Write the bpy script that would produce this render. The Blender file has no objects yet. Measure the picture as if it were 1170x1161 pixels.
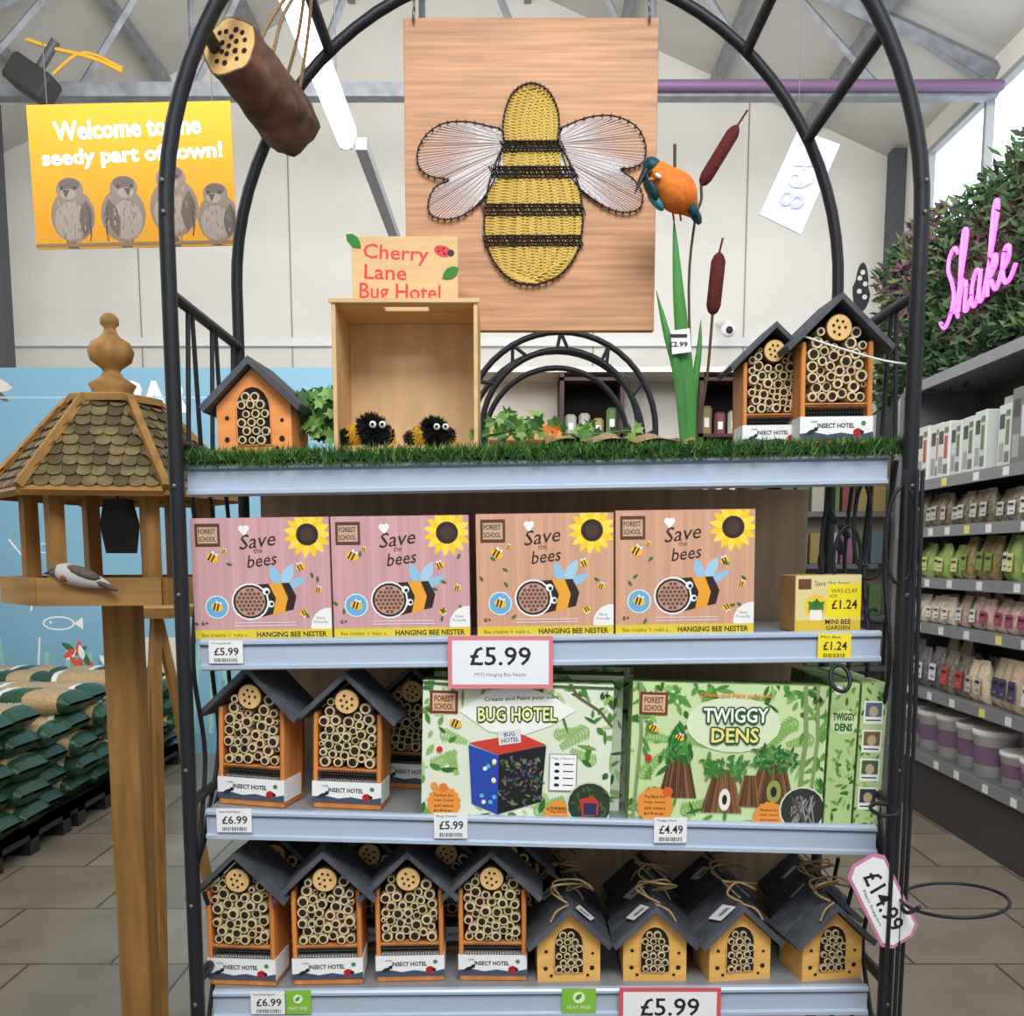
import bpy, math, random
from mathutils import Vector, Matrix
random.seed(7)
R=random.uniform
F=1150.0; PIT=math.radians(7); CP=math.cos(PIT); SP=math.sin(PIT); EYE=1.5
def W(px,py,Y):
    a=(px-585)/F; b=(780-py)/F
    t=Y/(CP+b*SP)
    return Vector((a*t,Y,EYE+(-SP+b*CP)*t))
def DW(Y,Z): return Y*CP-(Z-EYE)*SP
def XZ(px,Y,Z): return (px-585)/F*DW(Y,Z)
def C(r,g,b):
    f=lambda c:(c/255/12.92) if c/255<=0.04045 else ((c/255+0.055)/1.055)**2.4
    return (f(r),f(g),f(b),1)
MC={}
def M(name,col=(200,200,200),rough=.6,metal=0,var=0.0,scale=20,st=(1,1,1),bump=0,emit=0,detail=4,col2=None,spec=.4,trans=0):
    if name in MC: return MC[name]
    m=bpy.data.materials.new(name); m.use_nodes=True; nt=m.node_tree; bs=nt.nodes['Principled BSDF']
    c=C(*col)
    bs.inputs['Base Color'].default_value=c; bs.inputs['Roughness'].default_value=rough; bs.inputs['Metallic'].default_value=metal
    bs.inputs['Specular IOR Level'].default_value=spec
    if trans: bs.inputs['Transmission Weight'].default_value=trans
    if emit:
        bs.inputs['Emission Color'].default_value=c; bs.inputs['Emission Strength'].default_value=emit
    if var or bump or col2:
        tc=nt.nodes.new('ShaderNodeTexCoord'); mp=nt.nodes.new('ShaderNodeMapping'); mp.inputs['Scale'].default_value=st
        nz=nt.nodes.new('ShaderNodeTexNoise'); nz.inputs['Scale'].default_value=scale; nz.inputs['Detail'].default_value=detail
        nt.links.new(tc.outputs['Object'],mp.inputs['Vector']); nt.links.new(mp.outputs['Vector'],nz.inputs['Vector'])
        rp=nt.nodes.new('ShaderNodeValToRGB'); rp.color_ramp.elements[0].position=.32; rp.color_ramp.elements[1].position=.68
        c2=C(*col2) if col2 else tuple(min(1,x*(1+var)) for x in c[:3])+(1,)
        c1=c if col2 else tuple(x*(1-var) for x in c[:3])+(1,)
        rp.color_ramp.elements[0].color=c1; rp.color_ramp.elements[1].color=c2
        nt.links.new(nz.outputs['Fac'],rp.inputs['Fac']); nt.links.new(rp.outputs['Color'],bs.inputs['Base Color'])
        if bump:
            bp=nt.nodes.new('ShaderNodeBump'); bp.inputs['Strength'].default_value=bump; bp.inputs['Distance'].default_value=.004
            nt.links.new(nz.outputs['Fac'],bp.inputs['Height']); nt.links.new(bp.outputs['Normal'],bs.inputs['Normal'])
    MC[name]=m; return m
def flat(r,g,b,rough=.5):
    return M('ink_%d_%d_%d'%(r,g,b),(r,g,b),rough)

def cr(pts,k=6,closed=False):
    P=[Vector(p) for p in pts]; n=len(P); out=[]
    rng=range(n if closed else n-1)
    for i in rng:
        if closed: p0,p1,p2,p3=P[(i-1)%n],P[i],P[(i+1)%n],P[(i+2)%n]
        else: p0,p1,p2,p3=P[max(i-1,0)],P[i],P[i+1],P[min(i+2,n-1)]
        for j in range(k):
            t=j/k
            out.append(.5*((2*p1)+(-p0+p2)*t+(2*p0-5*p1+4*p2-p3)*t*t+(-p0+3*p1-3*p2+p3)*t**3))
    if not closed: out.append(P[-1])
    return out
TC={}
def tmesh(txt,bold):
    k=(txt,bold)
    if k in TC: return TC[k]
    cu=bpy.data.curves.new('t','FONT'); cu.body=txt; cu.size=1; cu.offset=bold; cu.resolution_u=2; cu.align_x='CENTER'
    ob=bpy.data.objects.new('t',cu); bpy.context.scene.collection.objects.link(ob)
    dg=bpy.context.evaluated_depsgraph_get(); dg.update()
    me=bpy.data.meshes.new_from_object(ob.evaluated_get(dg))
    vs=[(v.co.x,v.co.y) for v in me.vertices]; fs=[tuple(p.vertices) for p in me.polygons]
    bpy.data.objects.remove(ob); bpy.data.curves.remove(cu); bpy.data.meshes.remove(me)
    if not vs: vs=[(0,0),(1,0),(0,1)]; fs=[(0,1,2)]
    x0=min(v[0] for v in vs);x1=max(v[0] for v in vs);y0=min(v[1] for v in vs);y1=max(v[1] for v in vs)
    vs=[((x-(x0+x1)/2)/(x1-x0),(y-(y0+y1)/2)/(y1-y0)) for x,y in vs]
    TC[k]=(vs,fs); return TC[k]
class B:
    def __init__(s): s.v=[];s.f=[];s.mi=[];s.sm=[];s.mats=[];s.T=None
    def add(s,vs,fs,mat,smooth=False):
        o=len(s.v)
        if s.T is None: s.v+=[tuple(p) for p in vs]
        else: s.v+=[tuple(s.T@Vector(p)) for p in vs]
        if mat not in s.mats: s.mats.append(mat)
        i=s.mats.index(mat)
        for f in fs:
            s.f.append(tuple(o+k for k in f)); s.mi.append(i); s.sm.append(smooth)
    def box(s,x0,x1,y0,y1,z0,z1,mat):
        v=[(x0,y0,z0),(x1,y0,z0),(x1,y1,z0),(x0,y1,z0),(x0,y0,z1),(x1,y0,z1),(x1,y1,z1),(x0,y1,z1)]
        s.add(v,[(0,3,2,1),(4,5,6,7),(0,1,5,4),(1,2,6,5),(2,3,7,6),(3,0,4,7)],mat)
    def bbox(s,x0,x1,y0,y1,z0,z1,mat,c=.002):
        X=(x0,x1);Y=(y0,y1);Z=(z0,z1); vs=[];idx={}
        for i in (0,1):
            for j in (0,1):
                for k in (0,1):
                    sx=c if i==0 else -c; sy=c if j==0 else -c; sz=c if k==0 else -c
                    for a,d in (('x',(0,sy,sz)),('y',(sx,0,sz)),('z',(sx,sy,0))):
                        idx[(i,j,k,a)]=len(vs); vs.append((X[i]+d[0],Y[j]+d[1],Z[k]+d[2]))
        g=lambda i,j,k,a: idx[(i,j,k,a)]
        fs=[]
        for i in (0,1): fs.append((g(i,0,0,'x'),g(i,1,0,'x'),g(i,1,1,'x'),g(i,0,1,'x')))
        for j in (0,1): fs.append((g(0,j,0,'y'),g(1,j,0,'y'),g(1,j,1,'y'),g(0,j,1,'y')))
        for k in (0,1): fs.append((g(0,0,k,'z'),g(1,0,k,'z'),g(1,1,k,'z'),g(0,1,k,'z')))
        for i in (0,1):
            for j in (0,1):
                fs.append((g(i,j,0,'x'),g(i,j,1,'x'),g(i,j,1,'y'),g(i,j,0,'y')))
                fs.append((g(i,0,j,'x'),g(i,1,j,'x'),g(i,1,j,'z'),g(i,0,j,'z')))
                fs.append((g(0,i,j,'y'),g(1,i,j,'y'),g(1,i,j,'z'),g(0,i,j,'z')))
                for k in (0,1): fs.append((g(i,j,k,'x'),g(i,j,k,'y'),g(i,j,k,'z')))
        s.add(vs,fs,mat)
    def tube(s,pts,r,mat,n=8,closed=False,flatten=None):
        P=[Vector(p) for p in pts]; N=len(P)
        rs=r if isinstance(r,(list,tuple)) else [r]*N
        if closed: T=[(P[(i+1)%N]-P[i-1]).normalized() for i in range(N)]
        else: T=[(P[min(i+1,N-1)]-P[max(i-1,0)]).normalized() for i in range(N)]
        u=T[0].orthogonal().normalized()
        if abs(T[0].y)<.9: 
            u=(Vector((0,1,0))-T[0]*T[0].y).normalized()
        vs=[]
        for i in range(N):
            u=(u-T[i]*u.dot(T[i]))
            u=u.normalized() if u.length>1e-6 else T[i].orthogonal().normalized()
            w=T[i].cross(u)
            for k in range(n):
                a=2*math.pi*k/n
                vs.append(P[i]+(u*math.cos(a)+w*math.sin(a))*rs[i])
        fs=[]
        for i in range(N if closed else N-1):
            j=(i+1)%N
            for k in range(n):
                fs.append((i*n+k,i*n+(k+1)%n,j*n+(k+1)%n,j*n+k))
        s.add(vs,fs,mat,n>4)
        if not closed:
            s.add([vs[k] for k in range(n)],[tuple(range(n))[::-1]],mat)
            s.add([vs[(N-1)*n+k] for k in range(n)],[tuple(range(n))],mat)
    def cyl(s,p0,p1,r,mat,n=14,r1=None): s.tube([p0,p1],[r,r if r1 is None else r1],mat,n)
    def disc(s,c,r,mat,n=14,y=None):
        s.add([(c[0]+r*math.cos(2*math.pi*k/n),c[1],c[2]+r*math.sin(2*math.pi*k/n)) for k in range(n)],[tuple(range(n))],mat)
    def ell(s,c,r,mat,n=12,m=8,rot=None):
        c=Vector(c); vs=[]
        for i in range(m+1):
            th=math.pi*i/m
            for k in range(n):
                a=2*math.pi*k/n
                p=Vector((r[0]*math.sin(th)*math.cos(a),r[1]*math.sin(th)*math.sin(a),r[2]*math.cos(th)))
                if rot: p=rot@p
                vs.append(c+p)
        s.add(vs,[(i*n+k,(i+1)*n+k,(i+1)*n+(k+1)%n,i*n+(k+1)%n) for i in range(m) for k in range(n)],mat,True)
    def lathe(s,c,prof,mat,n=20):
        vs=[(c[0]+r*math.cos(2*math.pi*k/n),c[1]+r*math.sin(2*math.pi*k/n),c[2]+z) for r,z in prof for k in range(n)]
        s.add(vs,[(i*n+k,i*n+(k+1)%n,(i+1)*n+(k+1)%n,(i+1)*n+k) for i in range(len(prof)-1) for k in range(n)],mat,n>8)
    def prism(s,pts,y0,y1,mat):
        n=len(pts); v=[(x,y0,z) for x,z in pts]+[(x,y1,z) for x,z in pts]
        s.add(v,[tuple(range(n)),tuple(range(2*n-1,n-1,-1))]+[(i,(i+1)%n,n+(i+1)%n,n+i) for i in range(n)],mat)
    def fuzz(s,c,r,mat,n=400,ln=.3):
        for _ in range(n):
            d=Vector((random.gauss(0,1),random.gauss(0,1),random.gauss(0,1))).normalized()
            p=Vector(c)+d*r*.85; o=d.orthogonal().normalized()*r*.06; q=d.cross(o)
            e=p+d*r*ln*R(.6,1.2)+Vector((R(-1,1),R(-1,1),R(-1,1)))*r*.1
            s.add([p+o,p-o*.5+q,p-o*.5-q,e],[(0,1,3),(1,2,3),(2,0,3)],mat)
    def mesh(s,name):
        me=bpy.data.meshes.new(name); me.from_pydata(s.v,[],s.f)
        for m in s.mats: me.materials.append(m)
        me.polygons.foreach_set('material_index',s.mi); me.polygons.foreach_set('use_smooth',s.sm); me.update()
        return me
    def done(s,name,loc=None,rz=0,ry=0,parent=None,rx=0):
        if loc is None:   # built in world coordinates -> recentre on base
            xs=[v[0] for v in s.v];ys=[v[1] for v in s.v];zs=[v[2] for v in s.v]
            o=((min(xs)+max(xs))/2,(min(ys)+max(ys))/2,min(zs))
            s.v=[(a-o[0],b-o[1],c-o[2]) for a,b,c in s.v]; loc=o
        return inst(s.mesh(name),name,loc,rz,ry,parent,rx)
def inst(me,name,loc,rz=0,ry=0,parent=None,rx=0):
    ob=bpy.data.objects.new(name,me); bpy.context.scene.collection.objects.link(ob)
    ob.location=loc; ob.rotation_euler=(rx,ry,rz)
    if parent: ob.parent=parent
    return ob
def empty(name,loc=(0,0,0)):
    e=bpy.data.objects.new(name,None); e.empty_display_size=.1; bpy.context.scene.collection.objects.link(e); e.location=loc; return e

def clip(poly,x0,z0,x1,z1):
    def cl(P,ins,inter):
        out=[]
        for i in range(len(P)):
            a,b=P[i-1],P[i]
            if ins(b):
                if not ins(a): out.append(inter(a,b))
                out.append(b)
            elif ins(a): out.append(inter(a,b))
        return out
    def ix(v): return lambda a,b:(v,a[1]+(b[1]-a[1])*(v-a[0])/(b[0]-a[0]))
    def iz(v): return lambda a,b:(a[0]+(b[0]-a[0])*(v-a[1])/(b[1]-a[1]),v)
    for ins,it in ((lambda p:p[0]>=x0,ix(x0)),(lambda p:p[0]<=x1,ix(x1)),(lambda p:p[1]>=z0,iz(z0)),(lambda p:p[1]<=z1,iz(z1))):
        if not poly: return poly
        poly=cl(poly,ins,it)
    return poly
class Panel:
    """flat printed artwork on a real face; design units (u right, v down)"""
    def __init__(s,b,u0,v0,u1,v1,x0,x1,z0,z1,y): s.b=b;s.u=(u0,v0,u1,v1);s.r=(x0,x1,z0,z1);s.y=y;s.L=0
    def pt(s,u,v):
        u0,v0,u1,v1=s.u;x0,x1,z0,z1=s.r
        return (x0+(u-u0)/(u1-u0)*(x1-x0), z0+(v1-v)/(v1-v0)*(z1-z0))
    def poly(s,pts,mat,L=None,c=True):
        if L is None: s.L+=1; L=s.L*.02
        q=[s.pt(*p) for p in pts]
        if c: q=clip(q,s.r[0],s.r[2],s.r[1],s.r[3])
        if len(q)<3: return
        y=s.y-.0003-L*.00025
        s.b.add([(x,y,z) for x,z in q],[tuple(range(len(q)))],mat)
    def rect(s,a,b_,c,d,mat,L=None): s.poly([(a,b_),(c,b_),(c,d),(a,d)],mat,L)
    def circ(s,u,v,ru,mat,L=None,rv=None,rot=0,n=18):
        rv=ru if rv is None else rv; cs,sn=math.cos(rot),math.sin(rot)
        s.poly([(u+ru*math.cos(t)*cs-rv*math.sin(t)*sn,v+ru*math.cos(t)*sn+rv*math.sin(t)*cs) for t in [2*math.pi*k/n for k in range(n)]],mat,L)
    def leaf(s,u,v,l,w,a,mat,L=None):
        cs,sn=math.cos(a),math.sin(a)
        s.poly([(u+x*l*cs-y*w*sn,v+x*l*sn+y*w*cs) for x,y in ((0,0),(.25,.42),(.55,.5),(.8,.3),(1,0),(.8,-.3),(.55,-.5),(.25,-.42))],mat,L)
    def line(s,pts,w,mat,L=None):
        for (a,b_),(c,d) in zip(pts[:-1],pts[1:]):
            l=math.hypot(c-a,d-b_) or 1; nx,ny=-(d-b_)/l*w/2,(c-a)/l*w/2
            s.poly([(a+nx,b_+ny),(c+nx,d+ny),(c-nx,d-ny),(a-nx,b_-ny)],mat,L)
    def text(s,t,u,v,w,h,mat,L=None,rot=0,bold=0,sh=0):
        if L is None: s.L+=1; L=s.L*.02
        vs,fs=tmesh(t,bold); y=s.y-.0003-L*.00025; cs,sn=math.cos(rot),math.sin(rot)
        out=[]
        for a,b_ in vs:
            X=a*w+b_*h*sh; Y=-b_*h
            x,z=s.pt(u+X*cs-Y*sn,v+X*sn+Y*cs); out.append((x,y,z))
        s.b.add(out,fs,mat)
    def title(s,t,u,v,w,h,mat,edge,o=1.5,rot=0,bold=.02):
        for k in range(10):
            a=2*math.pi*k/10; s.text(t,u+o*math.cos(a),v+o*math.sin(a),w,h,edge,None,rot,bold)
        s.text(t,u+.4,v+o*1.5,w,h,edge,None,rot,bold)
        s.L+=4; s.text(t,u,v,w,h,mat,None,rot,bold)
    def bee(s,u,v,k,a=0):
        bl=flat(35,28,25)
        s.leaf(u,v,7*k,4*k,a-1.9,flat(225,235,240)); s.leaf(u,v,7*k,4*k,a-1.1,flat(225,235,240))
        s.circ(u,v,6*k,flat(245,190,50),None,4*k,a)
        for d in (-2.4,.8): s.line([(u+(d)*k*math.cos(a)+3.6*k*math.sin(a),v+d*k*math.sin(a)-3.6*k*math.cos(a)),(u+d*k*math.cos(a)-3.6*k*math.sin(a),v+d*k*math.sin(a)+3.6*k*math.cos(a))],1.6*k,bl)

# ------------------------------------------------------------ materials
blk=M('black_powdercoat',(34,36,41),.45,.2,bump=.1,scale=200)
lipm=M('shelf_edge_metal',(184,198,216),.34,.2)
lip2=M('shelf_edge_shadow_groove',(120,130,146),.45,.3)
deckm=M('shelf_deck_metal',(156,158,162),.5,.3)
backwd=M('back_panel_oak',(184,156,126),.6,var=.18,scale=9,st=(6,1,.5))
cedar=M('cedar_orange',(206,130,66),.6,var=.22,scale=14,st=(4,4,.6),bump=.1)
honey=M('honey_pine',(232,178,96),.6,var=.14,scale=14,st=(.7,3,4))
slate=M('slate_roof_paint',(78,81,88),.7,var=.25,scale=40,bump=.2)
bam=M('bamboo_cane',(206,182,132),.6,var=.15,scale=60)
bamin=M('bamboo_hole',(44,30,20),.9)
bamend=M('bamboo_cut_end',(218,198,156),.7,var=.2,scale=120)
logend=M('log_slice',(226,184,120),.7,var=.15,scale=60)
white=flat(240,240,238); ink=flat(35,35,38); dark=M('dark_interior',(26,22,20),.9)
wire=M('steel_wire',(70,66,60),.5,.6)
jute=M('jute_string',(168,138,96),.9,var=.25,scale=300,bump=.4)
barkm=M('log_bark',(96,66,40),.9)

# ------------------------------------------------------------ insect hotel
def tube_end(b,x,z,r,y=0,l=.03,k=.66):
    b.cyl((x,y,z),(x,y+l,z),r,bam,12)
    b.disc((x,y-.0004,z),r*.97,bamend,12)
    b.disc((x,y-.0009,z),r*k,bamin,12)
def insect_hotel_mesh(seed):
    rd=random.Random(seed); b=B(); hw=.053; dp=.078
    b.bbox(-hw,hw,0,dp,0,.012,cedar)
    b.bbox(-hw,-hw+.007,0,dp,.012,.150,cedar); b.bbox(hw-.007,hw,0,dp,.012,.150,cedar)
    b.prism([(-hw,.012),(hw,.012),(hw,.15),(0,.203),(-hw,.15)],dp-.006,dp,cedar)
    b.box(-hw+.007,hw-.007,.003,dp,.058,.063,cedar)
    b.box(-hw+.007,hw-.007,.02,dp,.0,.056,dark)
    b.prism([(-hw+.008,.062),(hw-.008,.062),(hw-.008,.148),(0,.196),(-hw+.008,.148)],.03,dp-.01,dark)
    for i in range(22):
        x=-hw+.008+i*(2*hw-.016)/21; b.cyl((x,.002,.012),(x,.002,.058),.0006,wire,4)
    for k in range(9): b.cyl((-hw+.007,.002,.016+k*.0055),(hw-.007,.002,.016+k*.0055),.0006,wire,4)
    zr=lambda x:.199-abs(x)*.93
    b.cyl((0,-.002,.168),(0,.05,.168),.0195,barkm,16); b.disc((0,-.003,.168),.018,logend,20)
    for a in range(7):
        x=.009*math.cos(a*.95+seed); z=.168+.010*math.sin(a*.95+seed)
        if a==6: x=0;z=.168
        b.disc((x,-.0036,z),.0022,bamin,8)
    placed=[]
    def free(x,z,r):
        if abs(x)+r>hw-.0085 or z-r<.064 or z+r*1.3>zr(x) or math.hypot(x,z-.168)<.0195+r: return False
        return all(math.hypot(x-a,z-c)>r+q-.0004 for a,c,q in placed)
    for _ in range(70):
        r=rd.choice([.0088,.0082,.0076,.007,.0062]); best=None
        for t in range(160):
            x=rd.uniform(-hw+.01,hw-.01); z=.0645+r
            while z<.2 and not free(x,z,r): z+=.0012
            if z<.2 and (best is None or z<best[1]): best=(x,z)
        if best: placed.append((best[0],best[1],r))
    for r in (.005,.0038):
        for t in range(500):
            x=rd.uniform(-hw,hw); z=rd.uniform(.064,.19)
            if free(x,z,r): placed.append((x,z,r))
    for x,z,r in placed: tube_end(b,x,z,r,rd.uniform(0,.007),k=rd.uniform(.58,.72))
    for sx in (-1,1):
        pts=[(0,.205),(0,.215),(sx*.079,.141),(sx*.075,.134)]
        b.prism(pts,-.014,dp+.012,slate)
    b.box(-hw-.001,hw+.001,-.0012,dp*.8,.010,.043,white)
    p=Panel(b,0,0,106,33,-hw-.001,hw+.001,.010,.043,-.0012)
    p.poly([(0,24),(20,22),(40,26),(60,23),(85,27),(106,22),(106,33),(0,33)],flat(70,80,100))
    p.text('INSECT HOTEL',52,13,54,7,ink,bold=.03); p.circ(92,10,3.5,flat(90,130,60))
    p.circ(84,23,7,flat(205,30,30),None,6); p.line([(84,17),(84,29)],1,ink); p.circ(90,23,3,ink)
    for q in ((81,21),(87,21),(81,26)): p.circ(q[0],q[1],1.2,ink)
    p.circ(16,22,7,ink,None,3,-.4); p.circ(23,18,3,ink)
    for q in (-1,0,1): p.line([(16+q*4,22),(12+q*5,28)],1,ink)
    p.text('create',20,7,10,3,ink)
    return b.mesh('insect_hotel')
IH=[insect_hotel_mesh(i) for i in range(3)]
def bee_house_mesh(seed,wd,loop):
    rd=random.Random(seed); b=B(); hw=.05; dp=.085
    pent=[(-hw,0),(hw,0),(hw,.066),(0,.114),(-hw,.066)]
    b.prism(pent,0,.009,wd); b.prism(pent,dp-.009,dp,wd)
    b.box(-hw,-hw+.008,.009,dp-.009,0,.066,wd); b.box(hw-.008,hw,.009,dp-.009,0,.066,wd); b.box(-hw,hw,.009,dp-.009,0,.008,wd)
    arch=[(-.023,.014),(.023,.014),(.023,.062)]+[(.023*math.cos(t),.062+.028*math.sin(t)) for t in [math.pi*k/8 for k in range(1,8)]]+[(-.023,.062)]
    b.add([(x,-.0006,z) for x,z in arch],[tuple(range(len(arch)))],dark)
    b.tube([(x,-.001,z) for x,z in arch],.0012,wd,6,closed=True)
    z=.021;row=0
    while z<.086:
        x=-.0155+(row%2)*.0062
        while x<.0185:
            lim=.062+math.sqrt(max(0,.0215**2-x*x))*1.15
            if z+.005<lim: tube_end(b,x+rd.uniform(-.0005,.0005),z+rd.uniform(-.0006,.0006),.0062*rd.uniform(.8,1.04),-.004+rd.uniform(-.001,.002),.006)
            x+=.0127
        z+=.0112;row+=1
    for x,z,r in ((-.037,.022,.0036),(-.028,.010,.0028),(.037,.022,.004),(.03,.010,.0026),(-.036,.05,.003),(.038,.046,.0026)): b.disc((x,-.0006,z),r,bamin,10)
    for sx in (-1,1):
        b.prism([(0,.117),(0,.127),(sx*.068,.064),(sx*.063,.056)],-.016,dp+.012,slate)
        for yy in (.028,.066):
            b.add([(0,yy,.1275),(0,yy+.0012,.1275),(sx*.0682,yy+.0012,.0645),(sx*.0682,yy,.0645)],[(0,1,2,3)],M('roof_board_gap',(30,31,35),.9))
    if loop:
        r=rd.uniform
        for q in range(2):
            pts=[(r(-.01,.01),.01+q*.02,.124),(r(-.035,-.01),r(0,.04),.140+q*.01),(r(-.02,.03),r(.0,.05),.158),(r(.02,.045),r(.02,.06),.140),(r(.0,.03),r(.04,.08),.136),(0,.07,.124)]
            b.tube(cr(pts,5),.0019,jute,6)
        b.tube(cr([(0,.0,.126),(.02*(-1)**seed,-.012,.12),(.03*(-1)**seed,-.016,.104)],4),.0018,jute,6)
        sx=1 if seed%2 else -1
        b.add([(sx*.010,-.005,.123),(sx*.034,-.004,.101),(sx*.044,.028,.0935),(sx*.020,.030,.1155)],[(0,1,2,3)],M('hang_tag',(225,225,222),.5))
        b.add([(sx*.016,.004,.1185),(sx*.030,.005,.1055),(sx*.034,.014,.1025),(sx*.020,.013,.1155)],[(0,1,2,3)],M('hang_tag_print',(130,130,130),.5))
    return b.mesh('bee_house')
BH=[bee_house_mesh(1,honey,True),bee_house_mesh(2,honey,True),bee_house_mesh(3,M('orange_pine',(236,152,84),.6,var=.15,scale=14,st=(1,3,4)),False),bee_house_mesh(4,honey,True)]

# ------------------------------------------------------------ display shelf
YF=1.463
LIPS=[((215,530),(1013,517)),((230,730),(1005,720)),((237,923),(1000,942)),((245,1130),(990,1124))]
LP=[(W(a[0],a[1],YF),W(c[0],c[1],YF)) for a,c in LIPS]
def SZ(i,X):
    l,r=LP[i]; return l.z+(X-l.x)/(r.x-l.x)*(r.z-l.z)-.003
def tilt(i):
    l,r=LP[i]; return -math.atan((r.z-l.z)/(r.x-l.x))
stand=empty('arched_display_shelf',(.043,1.6,0))
def ch(b,name):
    o=b.done(name); o.parent=stand; o.matrix_parent_inverse=Matrix.Translation(-Vector((.043,1.6,0))); return o
extra=[(Vector((-.452,YF,.56)),Vector((.54,YF,.56))),(Vector((-.452,YF,.28)),Vector((.54,YF,.28)))]
for i,(l,r) in enumerate(LP+extra):
    b=B()
    def ex(prof,mat,l=l,r=r):
        n=len(prof); v=[(l.x,l.y+y,l.z+z) for y,z in prof]+[(r.x,r.y+y,r.z+z) for y,z in prof]
        b.add(v,[(k,(k+1)%n,n+(k+1)%n,n+k) for k in range(n)]+[tuple(range(n)),tuple(range(2*n-1,n-1,-1))],mat)
    ex([(0,0),(-.007,-.001),(-.010,-.004),(-.010,-.008),(-.006,-.010),(-.006,-.037),(-.012,-.039),(-.012,-.044),(0,-.047),(.004,-.04),(.004,-.003)],lipm)
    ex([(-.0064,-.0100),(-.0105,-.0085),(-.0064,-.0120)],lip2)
    ex([(.002,-.003),(.30,-.003),(.30,-.022),(.002,-.03)],deckm)
    ch(b,'shelf_%d'%(i+1))
b=B(); b.box(-.435,.512,1.765,1.775,.2,SZ(0,0)-.02,backwd)
for x in (-.40,.455): b.box(x-.012,x+.012,1.776,1.80,0,SZ(0,0),blk)
ch(b,'back_panel')
XC=.043; AR=.508; ZS=1.955
b=B()
for Y in (1.42,1.77):
    pts=[Vector((XC-AR,Y,0)),Vector((XC-AR,Y,.5)),Vector((XC-AR,Y,1.0)),Vector((XC-AR,Y,1.5))]+[Vector((XC-AR*math.cos(math.pi*k/40),Y,ZS+AR*math.sin(math.pi*k/40))) for k in range(41)]+[Vector((XC+AR,Y,1.5)),Vector((XC+AR,Y,1.0)),Vector((XC+AR,Y,.5)),Vector((XC+AR,Y,0))]
    b.tube(pts,.0105 if Y<1.5 else .0095,blk,10)
for ang in (28,47.5,90,132.5,152):
    t=math.radians(ang); x=XC+AR*math.cos(t); z=ZS+AR*math.sin(t); b.cyl((x,1.42,z),(x,1.77,z),.009,blk,8)
xb=AR*math.cos(math.radians(47.5)); zb=ZS+AR*math.sin(math.radians(47.5))
b.cyl((XC-xb,1.6,zb),(XC+xb,1.6,zb),.006,blk,8)
for sx in (-1,1):
    X=XC+sx*AR
    for z in (W(205,335,1.42).z,1.66,1.15,.88,.6,.3,.1): b.cyl((X,1.42,z),(X,1.77,z),.008,blk,8)
    zt=W(205,335,1.42).z
    for k in range(1,6):
        y=1.42+.35*k/6; b.cyl((X,y,1.66),(X,y+(.02 if k%2 else -.02),zt),.0035,blk,6)
    for k in range(3):
        b.tube(cr([(X,1.44,1.05+.0*k),(X,1.50+.07*k,1.2),(X,1.46+.09*k,1.35),(X,1.5+.09*k,1.5),(X,1.47+.09*k,1.64)],6),.0035,blk,6)
        b.tube(cr([(X,1.50+.08*k,.62),(X,1.45+.1*k,.75),(X,1.52+.08*k,.9),(X,1.47+.09*k,1.0)],6),.0035,blk,6)
    for z in (2.0,1.96,1.6,1.45,1.2,1.0,.85): 
        b.ell((X,1.409,z),(.0035,.003,.0035),M('bolt_head',(120,120,122),.4,.8),8,5)
ch(b,'arch_frame')
b=B()
for dx,dy in ((0,-.02),(.018,-.012),(.03,0)):
    p=[(XC+AR-.02+dx,1.40+dy,1.62),(XC+AR-.02+dx,1.39+dy,1.4),(XC+AR-.018+dx,1.39+dy,1.2),(XC+AR-.02+dx,1.39+dy,.7)]
    b.tube(cr(p,5),.003,blk,6)
def circle3(c,ax,az,n=24,ydev=0): return [Vector((c[0]+ax*math.cos(2*math.pi*k/n),c[1]+ydev*math.sin(2*math.pi*k/n),c[2]+az*math.sin(2*math.pi*k/n))) for k in range(n)]
b.tube(circle3(W(1030,612,1.39),.022,.066),.0028,blk,6,True)
b.tube(circle3(W(968,640,1.5),.02,.05),.0028,blk,6,True)
b.tube(circle3(W(985,600,1.5),.012,.06),.0028,blk,6,True)
b.tube(circle3(W(960,775,1.44),.014,.018,ydev=.01),.003,blk,6,True)
b.tube(circle3(W(1010,925,1.38),.018,.004,ydev=.02),.003,blk,6,True)
c=W(1090,1028,1.36); b.tube([Vector((c.x+.07*math.cos(t),c.y+.07*math.sin(t),c.z+.006*math.cos(t))) for t in [2*math.pi*k/32 for k in range(32)]],.0025,blk,6,True)
b.tube(cr([W(1020,965,1.39),W(1023,1010,1.385),W(1034,1042,1.37),c+Vector((-.06,-.03,0))],5),.003,blk,6)
b.tube(cr([W(945,570,1.52),W(938,640,1.52),W(950,700,1.52),W(940,745,1.52)],5),.003,blk,6)
for px,py in ((975,690),(990,650),(1000,700)):
    c=W(px,py,1.5); b.tube([c+Vector((.016*t*math.cos(5*t),.0,.016*t*math.sin(5*t))) for t in [k/12 for k in range(1,17)]],.0024,blk,6)
for k in range(9):
    q=W(950+R(-14,30),590+k*17,1.53); b.ell(q,(.006,.002,.014),blk,8,6,Matrix.Rotation(R(-.8,.8),3,'Y'))
b.done('iron_plant_support')
b=B(); q=W(985,328,1.5)
b.prism([(q.x+.013*math.sin(t)*(1 if math.cos(t)<0 else .7),q.z+.034*math.cos(t)) for t in [2*math.pi*k/20 for k in range(20)]],1.5,1.503,blk)
for dx,dz in ((-.004,.012),(.004,.004),(-.004,-.006),(.004,-.014),(0,.02)): b.disc((q.x+dx,1.4992,q.z+dz),.0036,flat(205,200,192),10)
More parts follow.
